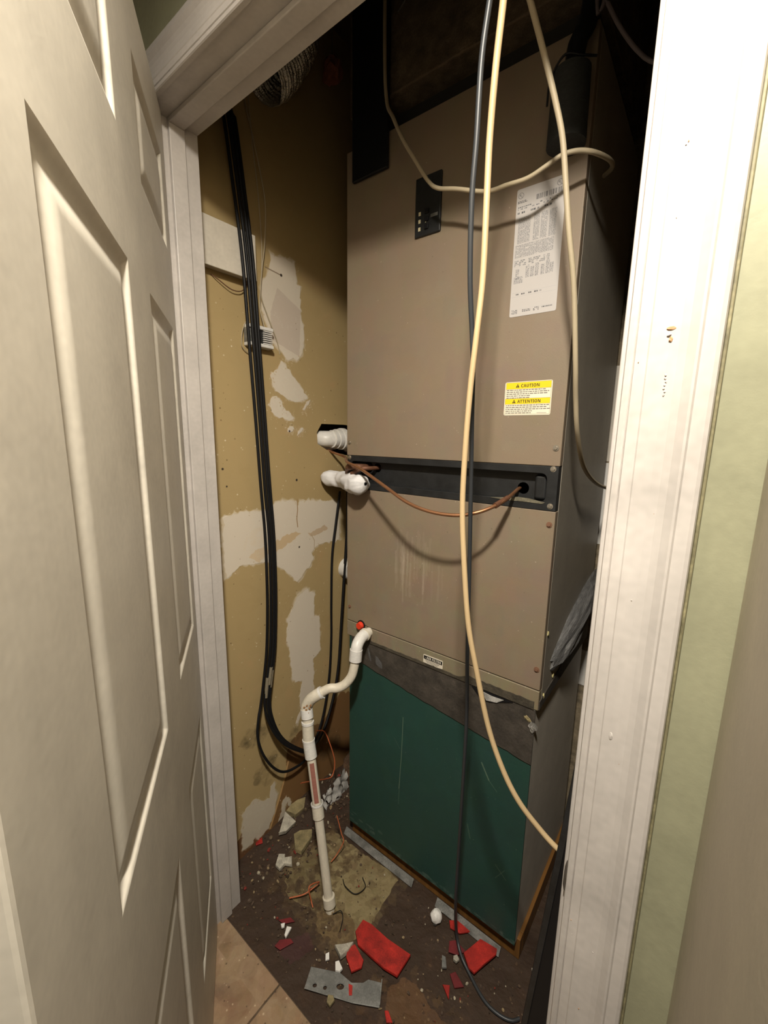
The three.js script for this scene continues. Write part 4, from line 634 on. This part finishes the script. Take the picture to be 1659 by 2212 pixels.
// ---------- condensate drain ----------
{
  const t = thing('condensate_pipe', 'white plastic drain pipe with elbows running from the cabinet to the floor', 'drain pipe');
  const lerp = (a, b, k) => a.map((v, i) => v + (b[i] - v) * k), P = PVC, R = 0.0134, F = 0.0172;
  const wall = [0.197, 0.806, -0.486], e1 = [0.203, 0.802, -0.425];
  mesh('outlet_pipe', cylg(wall, [0.2, 0.804, -0.45], R, R, 22), M.pvc, t);
  mesh('upper_elbow', tubeg([[0.199, 0.805, -0.452], [0.202, 0.803, -0.425], [0.206, 0.792, -0.404], [0.207, 0.772, -0.396], [0.206, 0.750, -0.394]], F, 40, 22), M.pvcClean, t);
  mesh('elbow_rim', cylg([0.1995, 0.805, -0.448], [0.2005, 0.8045, -0.440], F + 0.0018, F + 0.0018, 24), M.pvc, t);
  mesh('elbow_sleeve', cylg([0.2065, 0.778, -0.3975], [0.206, 0.744, -0.394], F + 0.0016, F + 0.0016, 24), M.pvcClean, t);
  mesh('bent_pipe', tubeg([[0.206, 0.752, -0.394], P.pC, [0.200, 0.695, -0.383], P.pD, [0.168, 0.658, -0.356], P.pE, P.pF], R, 80, 20), M.pvc, t);
  mesh('lower_elbow', tubeg([lerp(P.pE, P.pF, 0.55), P.pF, [0.103, 0.615, -0.306], P.pG, P.pH], F, 40, 22), M.pvc, t);
  mesh('elbow_rim', cylg(lerp(P.pE, P.pF, 0.50), lerp(P.pE, P.pF, 0.66), F + 0.0014, F + 0.0014, 24), M.pvcClean, t); mesh('elbow_sleeve', cylg(lerp(P.pG, P.pH, 0.1), lerp(P.pG, P.pH, 1.0), F + 0.0012, F + 0.0012, 24), M.pvcClean, t);
  [[0.0, 0.004], [0.006, -0.006], [-0.006, 0.012], [0.012, 0.010], [0.003, 0.018], [0.016, 0.020], [-0.002, -0.014]].forEach(([a, b], k) => { const q = lumpg(0.003, 0.0035, 0.0012, 0.7, k * 2.3, 1); q.rotateY(0.75); q.translate(P.pG[0] + 0.0125 + a * 0.7, P.pG[1] + b, P.pG[2] + 0.0125 - a * 0.5); mesh('rust_stain', q, std(lin(0.30, 0.16, 0.07), 0.9), t); });
  const seg = (n, a, b, r, m = M.pvc) => mesh(n, cylg(a, b, r, r, 24), m, t);
  seg('pipe', P.pH, P.pI, R + 0.0015); seg('coupling', lerp(P.pH, P.pI, 0.22), lerp(P.pH, P.pI, 0.95), F);
  seg('rim', lerp(P.pH, P.pI, 0.16), lerp(P.pH, P.pI, 0.26), F + 0.0016, M.pvcClean); seg('rim', lerp(P.pH, P.pI, 0.92), lerp(P.pH, P.pI, 1.0), F + 0.0016, M.pvcClean);
  seg('coupling', P.pI, P.pJ, F + 0.0008, M.pvcClean); seg('pipe', P.pJ, P.pL, R);
  { const a = lerp(P.pJ, P.pL, 0.08), b = lerp(P.pJ, P.pL, 0.86), g = cylg(a, b, R + 0.0002, R + 0.0002, 20, true); const s = new THREE.CylinderGeometry(R + 0.0003, R + 0.0003, V(a).distanceTo(V(b)), 10, 1, true, 0.35, 1.0); s.applyQuaternion(new THREE.Quaternion().setFromUnitVectors(new THREE.Vector3(0, 1, 0), V(a).sub(V(b)).normalize())); const m = V(a).add(V(b)).multiplyScalar(0.5); s.translate(m.x, m.y, m.z); const o = mesh('red_print', s, std(lin(0.50, 0.20, 0.15), 0.7, { map: grit4 }), t); o.userData.label = 'faded red lettering strip on the pipe'; }
  const lo = lerp(P.pK, P.pL, 0.75), hi = lerp(P.pL, P.pM, 0.10);
  seg('coupling', lo, hi, F); seg('rim', lo, lerp(lo, hi, 0.12), F + 0.0015, M.pvcClean); seg('pipe', P.pL, [0.2285, -0.01, -0.26], R);
  seg('floor_collar', lerp(P.pL, P.pM, 0.955), lerp(P.pL, P.pM, 1.05), F + 0.001);
}
// ---------- loose wires ----------
tag(mesh('orange_wire', tubeg(RUN.orange1, 0.0021, 120, 7), M.orangeWire), 'stiff orange wire looping behind the drain pipe', 'wire');
tag(mesh('orange_wire', tubeg(RUN.orange2, 0.0016, 70, 7), M.orangeWire), 'orange wire trailing onto the concrete right of the drain pipe', 'wire');
tag(mesh('orange_wire', tubeg(RUN.orange3, 0.0018, 90, 7), M.orangeWire), 'orange wire curled on the floor left of the drain pipe foot', 'wire');
for (const [p, lab] of [[[[0.20, 0.004, -0.345], [0.225, 0.012, -0.33], [0.262, 0.008, -0.335], [0.272, 0.006, -0.37], [0.248, 0.010, -0.385]], 'short bent black wire on the bare concrete'], [[[0.245, 0.004, -0.255], [0.262, 0.014, -0.27], [0.278, 0.010, -0.262], [0.292, 0.005, -0.235]], 'short arched black wire beside the drain pipe foot']]) tag(mesh('black_wire', tubeg(p, 0.0012, 50, 6), M.blackRubber), lab, 'wire');
// ---------- black strip behind the right jamb ----------
{
  const t = thing('black_strip', 'tall black strip leaning behind the right side of the door frame', 'trim strip');
  const g = boxg(-0.030, 0.030, 0, 1.16, -0.006, 0.006, 0.002); g.rotateZ(-0.072); g.translate(0.824, 0.002, -0.135); mesh('strip', g, M.blackRubber, t);
  const r = boxg(-0.029, -0.020, 0.0, 1.158, 0.0055, 0.0085, 0.001); r.rotateZ(-0.072); r.translate(0.824, 0.003, -0.135); mesh('ridge', r, M.black, t);
}
// ---------- rubble on the floor ----------
const lie = (name, poly, th, m, label, cat, group, y = 0.004, tilt = 0) => {
  const g = plateg(poly, th, 0), [cx, cz] = mid(poly), t = add(new THREE.Group(), name); g.translate(-cx, 0, -cz);
  if (tilt) { g.rotateZ(tilt); } g.computeBoundingBox(); g.translate(0, -g.boundingBox.min.y, 0);
  t.position.set(cx, y, cz); mesh('piece', g, m, t); return tag(t, label, cat, group);
};
const reds = 'red scraps on the floor';
lie('red_scrap', LIE.red1, 0.006, M.red, 'long bright red scrap beside the bare concrete', 'scrap', reds, 0.006, 0.02);
lie('red_scrap', LIE.red2, 0.005, M.red, 'square red scrap with a torn corner in front of the platform corner', 'scrap', reds, 0.008, 0.03);
lie('red_scrap', LIE.red3, 0.005, M.red, 'small dark-edged red scrap between cream chunk and long red scrap', 'scrap', reds, 0.006, -0.04);
lie('red_scrap', LIE.red4, 0.004, M.red, 'narrow red scrap touching the metal strip by the platform', 'scrap', reds, 0.006);
lie('red_scrap', LIE.red5, 0.003, M.red, 'thin red sliver past the end of the perforated metal piece', 'scrap', reds, 0.003);
lie('red_scrap', LIE.red6, 0.003, M.red, 'pointed red sliver on brown dirt', 'scrap', reds, 0.004);
lie('red_scrap', LIE.red7, 0.003, M.redDark, 'dull red flake under the square red scrap', 'scrap', reds, 0.004);
lie('red_scrap', LIE.red8, 0.003, M.redDark, 'dull red flake under the grey cable', 'scrap', reds, 0.004);
lie('red_scrap', LIE.redsm1, 0.002, M.redDark, 'faded maroon flake on the dirt near the threshold', 'scrap', reds, 0.003);
lie('red_scrap', LIE.redsm2, 0.002, M.redDark, 'faded maroon flake near the drain pipe foot', 'scrap', reds, 0.003);
lie('red_scrap', LIE.redsm3, 0.003, M.red, 'small red scrap in the dirt against the tan wall', 'scrap', reds, 0.012);
{
  const s = new THREE.Shape(LIE.metal.map(([x, z]) => new THREE.Vector2(x, -z)));
  LIE.metalholes.slice(0, 3).forEach(([x, z], k) => { const h = new THREE.Path(); h.absellipse(x, -z, [0.0055, 0.005, 0.010][k], [0.005, 0.005, 0.007][k], 0, Math.PI * 2, true, 0.6); s.holes.push(h); });
  const t = thing('metal_plate', 'grey sheet metal piece with punched holes lying on the dirt', 'metal plate', [0, 0.006, 0]);
  const g = new THREE.ExtrudeGeometry(s, { depth: 0.002, bevelEnabled: true, bevelSize: 0.0006, bevelThickness: 0.0004, bevelSegments: 1 }); g.rotateX(-Math.PI / 2); mesh('plate', uvm(g), M.galv, t);
  const f = boxg(-0.025, 0.025, 0, 0.014, -0.001, 0.001); f.rotateY(-1.02); f.translate(0.470, 0, -0.198); mesh('folded_edge', f, M.galv, t);
  const q = plateg([[0.393, -0.163], [0.402, -0.166], [0.413, -0.152], [0.408, -0.148]], 0.001, 0.003); mesh('red_fleck', q, M.red, t);
}
{ const t = thing('white_ball', 'round white lump of foam in front of the platform', 'lump', [0.492, 0.018, -0.432]); mesh('ball', lumpg(0.0165, 0.0185, 0.0165, 0.12, 3, 3), M.white, t); mesh('stain', (() => { const g = lumpg(0.006, 0.005, 0.006, 0.4, 8, 1); g.translate(0.003, -0.012, 0.011); return g; })(), M.mastic, t); }
lie('cream_chunk', LIE.cream, 0.012, M.plaster, 'cream triangular plaster chunk beside the small red scrap', 'rubble', 'plaster rubble', 0.004);
const bits = [['w1', 0.006, M.white, 'white scrap by the punched metal piece'], ['w2', 0.006, M.plaster, 'small cream pebble by the square red scrap'], ['w3', 0.006, M.plaster, 'cream flake near the black strip'], ['w4', 0.008, M.plaster, 'forked white plaster flake on dirt left of the concrete'], ['w5', 0.012, M.plaster, 'pale wedge of plaster at the foot of the tan wall'], ['w6', 0.016, M.plasterTan, 'tan crumbly chunk with dark spots against the tan wall'], ['w7', 0.012, M.plasterTan, 'yellowish flat chunk behind the drain pipe'], ['w8', 0.005, M.white, 'slim white sliver on the dirt near the threshold'], ['w9', 0.004, M.white, 'tiny white flake near the threshold'], ['w11', 0.004, M.white, 'tiny white flake beside the cream chunk'], ['w12', 0.005, M.plasterTan, 'tan flake under the edge of the punched metal piece'], ['w14', 0.005, M.galv, 'grey shard beside the small cream pebble']];
for (const [k, th, m, lab] of bits) lie('plaster_bit', LIE[k], th, m, lab, 'rubble', 'plaster rubble', k === 'w5' || k === 'w6' ? 0.022 : 0.005, k === 'w5' ? -0.25 : k === 'w6' ? -0.2 : 0.02);
{
  const t = thing('torn_paper', 'torn white paper standing behind the drain pipe foot', 'paper', [0, 0, 0]);
  const nx = 22, ny = 16, pos = [], idx = [];
  for (let j = 0; j <= ny; j++) for (let i = 0; i <= nx; i++) { const u = i / nx, v = j / ny; pos.push(0.014 * fbm(u * 4, v * 4, 2) * 2 - 0.012 * v, v * (0.10 + 0.05 * u) + 0.008 * noise(u * 6, 1, 4) * v, -0.13 * u + 0.006 * fbm(u * 5, v * 5, 7)); }
  for (let j = 0; j < ny; j++) for (let i = 0; i < nx; i++) { const u = i / nx, v = j / ny; if (fbm(u * 4.2, v * 3.4, 11) > 0.2 || v > 0.72 + 0.5 * noise(u * 7, 3, 1)) continue; const a = j * (nx + 1) + i, b = a + 1, c = a + nx + 1, d = c + 1; idx.push(a, b, c, b, d, c); }
  const g = new THREE.BufferGeometry(); g.setAttribute('position', new THREE.Float32BufferAttribute(pos, 3)); g.setIndex(idx); g.computeVertexNormals(); g.translate(-0.015, 0.004, -0.475); mesh('sheet', uvm(g), M.paper, t);
}
{ const g = lumpg(0.05, 0.06, 0.06, 0.35, 5, 3); const t = thing('insulation_lump', 'brown lump of old insulation against the tan wall behind the drain pipe', 'insulation', [-0.035, 0.055, -0.665]); mesh('lump', g, std(lin(0.15, 0.085, 0.045), 0.98, { map: grit4, bumpMap: peel6, bumpScale: 0.004 }), t); }
// crumbs nobody could count
{
  const n = 520, g = new THREE.DodecahedronGeometry(1, 0), o = new THREE.InstancedMesh(g, std(lin(1, 1, 1), 0.9), n), d = new THREE.Object3D(), cols = [[0.08, 0.05, 0.03], [0.05, 0.032, 0.02], [0.14, 0.10, 0.06], [0.42, 0.37, 0.27], [0.12, 0.08, 0.05], [0.3, 0.22, 0.12], [0.10, 0.06, 0.035], [0.06, 0.04, 0.025], [0.09, 0.06, 0.04], [0.20, 0.03, 0.02]];
  for (let i = 0; i < n; i++) {
    const wall = rnd() < 0.4, x = wall ? rr(-0.10, 0.06) : rr(-0.08, 0.86), z = wall ? rr(-0.62, -0.12) : rr(-0.45, -0.075), s = rr(0.0012, 0.004) * (wall ? 1.5 : 1);
    d.position.set(x, 0.003 + 0.045 * Math.exp(-((x + 0.11) ** 2) / 0.008 - ((z + 0.50) ** 2) / 0.05), z); d.rotation.set(rr(0, 6), rr(0, 6), rr(0, 6)); d.scale.set(s * rr(0.6, 1.6), s * rr(0.5, 1), s * rr(0.6, 1.5)); d.updateMatrix(); o.setMatrixAt(i, d.matrix);
    const c = cols[Math.floor(rnd() * cols.length)]; o.setColorAt(i, lin(...c));
  }
  add(o, 'floor_crumbs'); tag(o, 'scattered crumbs of plaster and dirt over the closet floor', 'crumbs', null, 'stuff');
}
renderer.render(scene, camera);
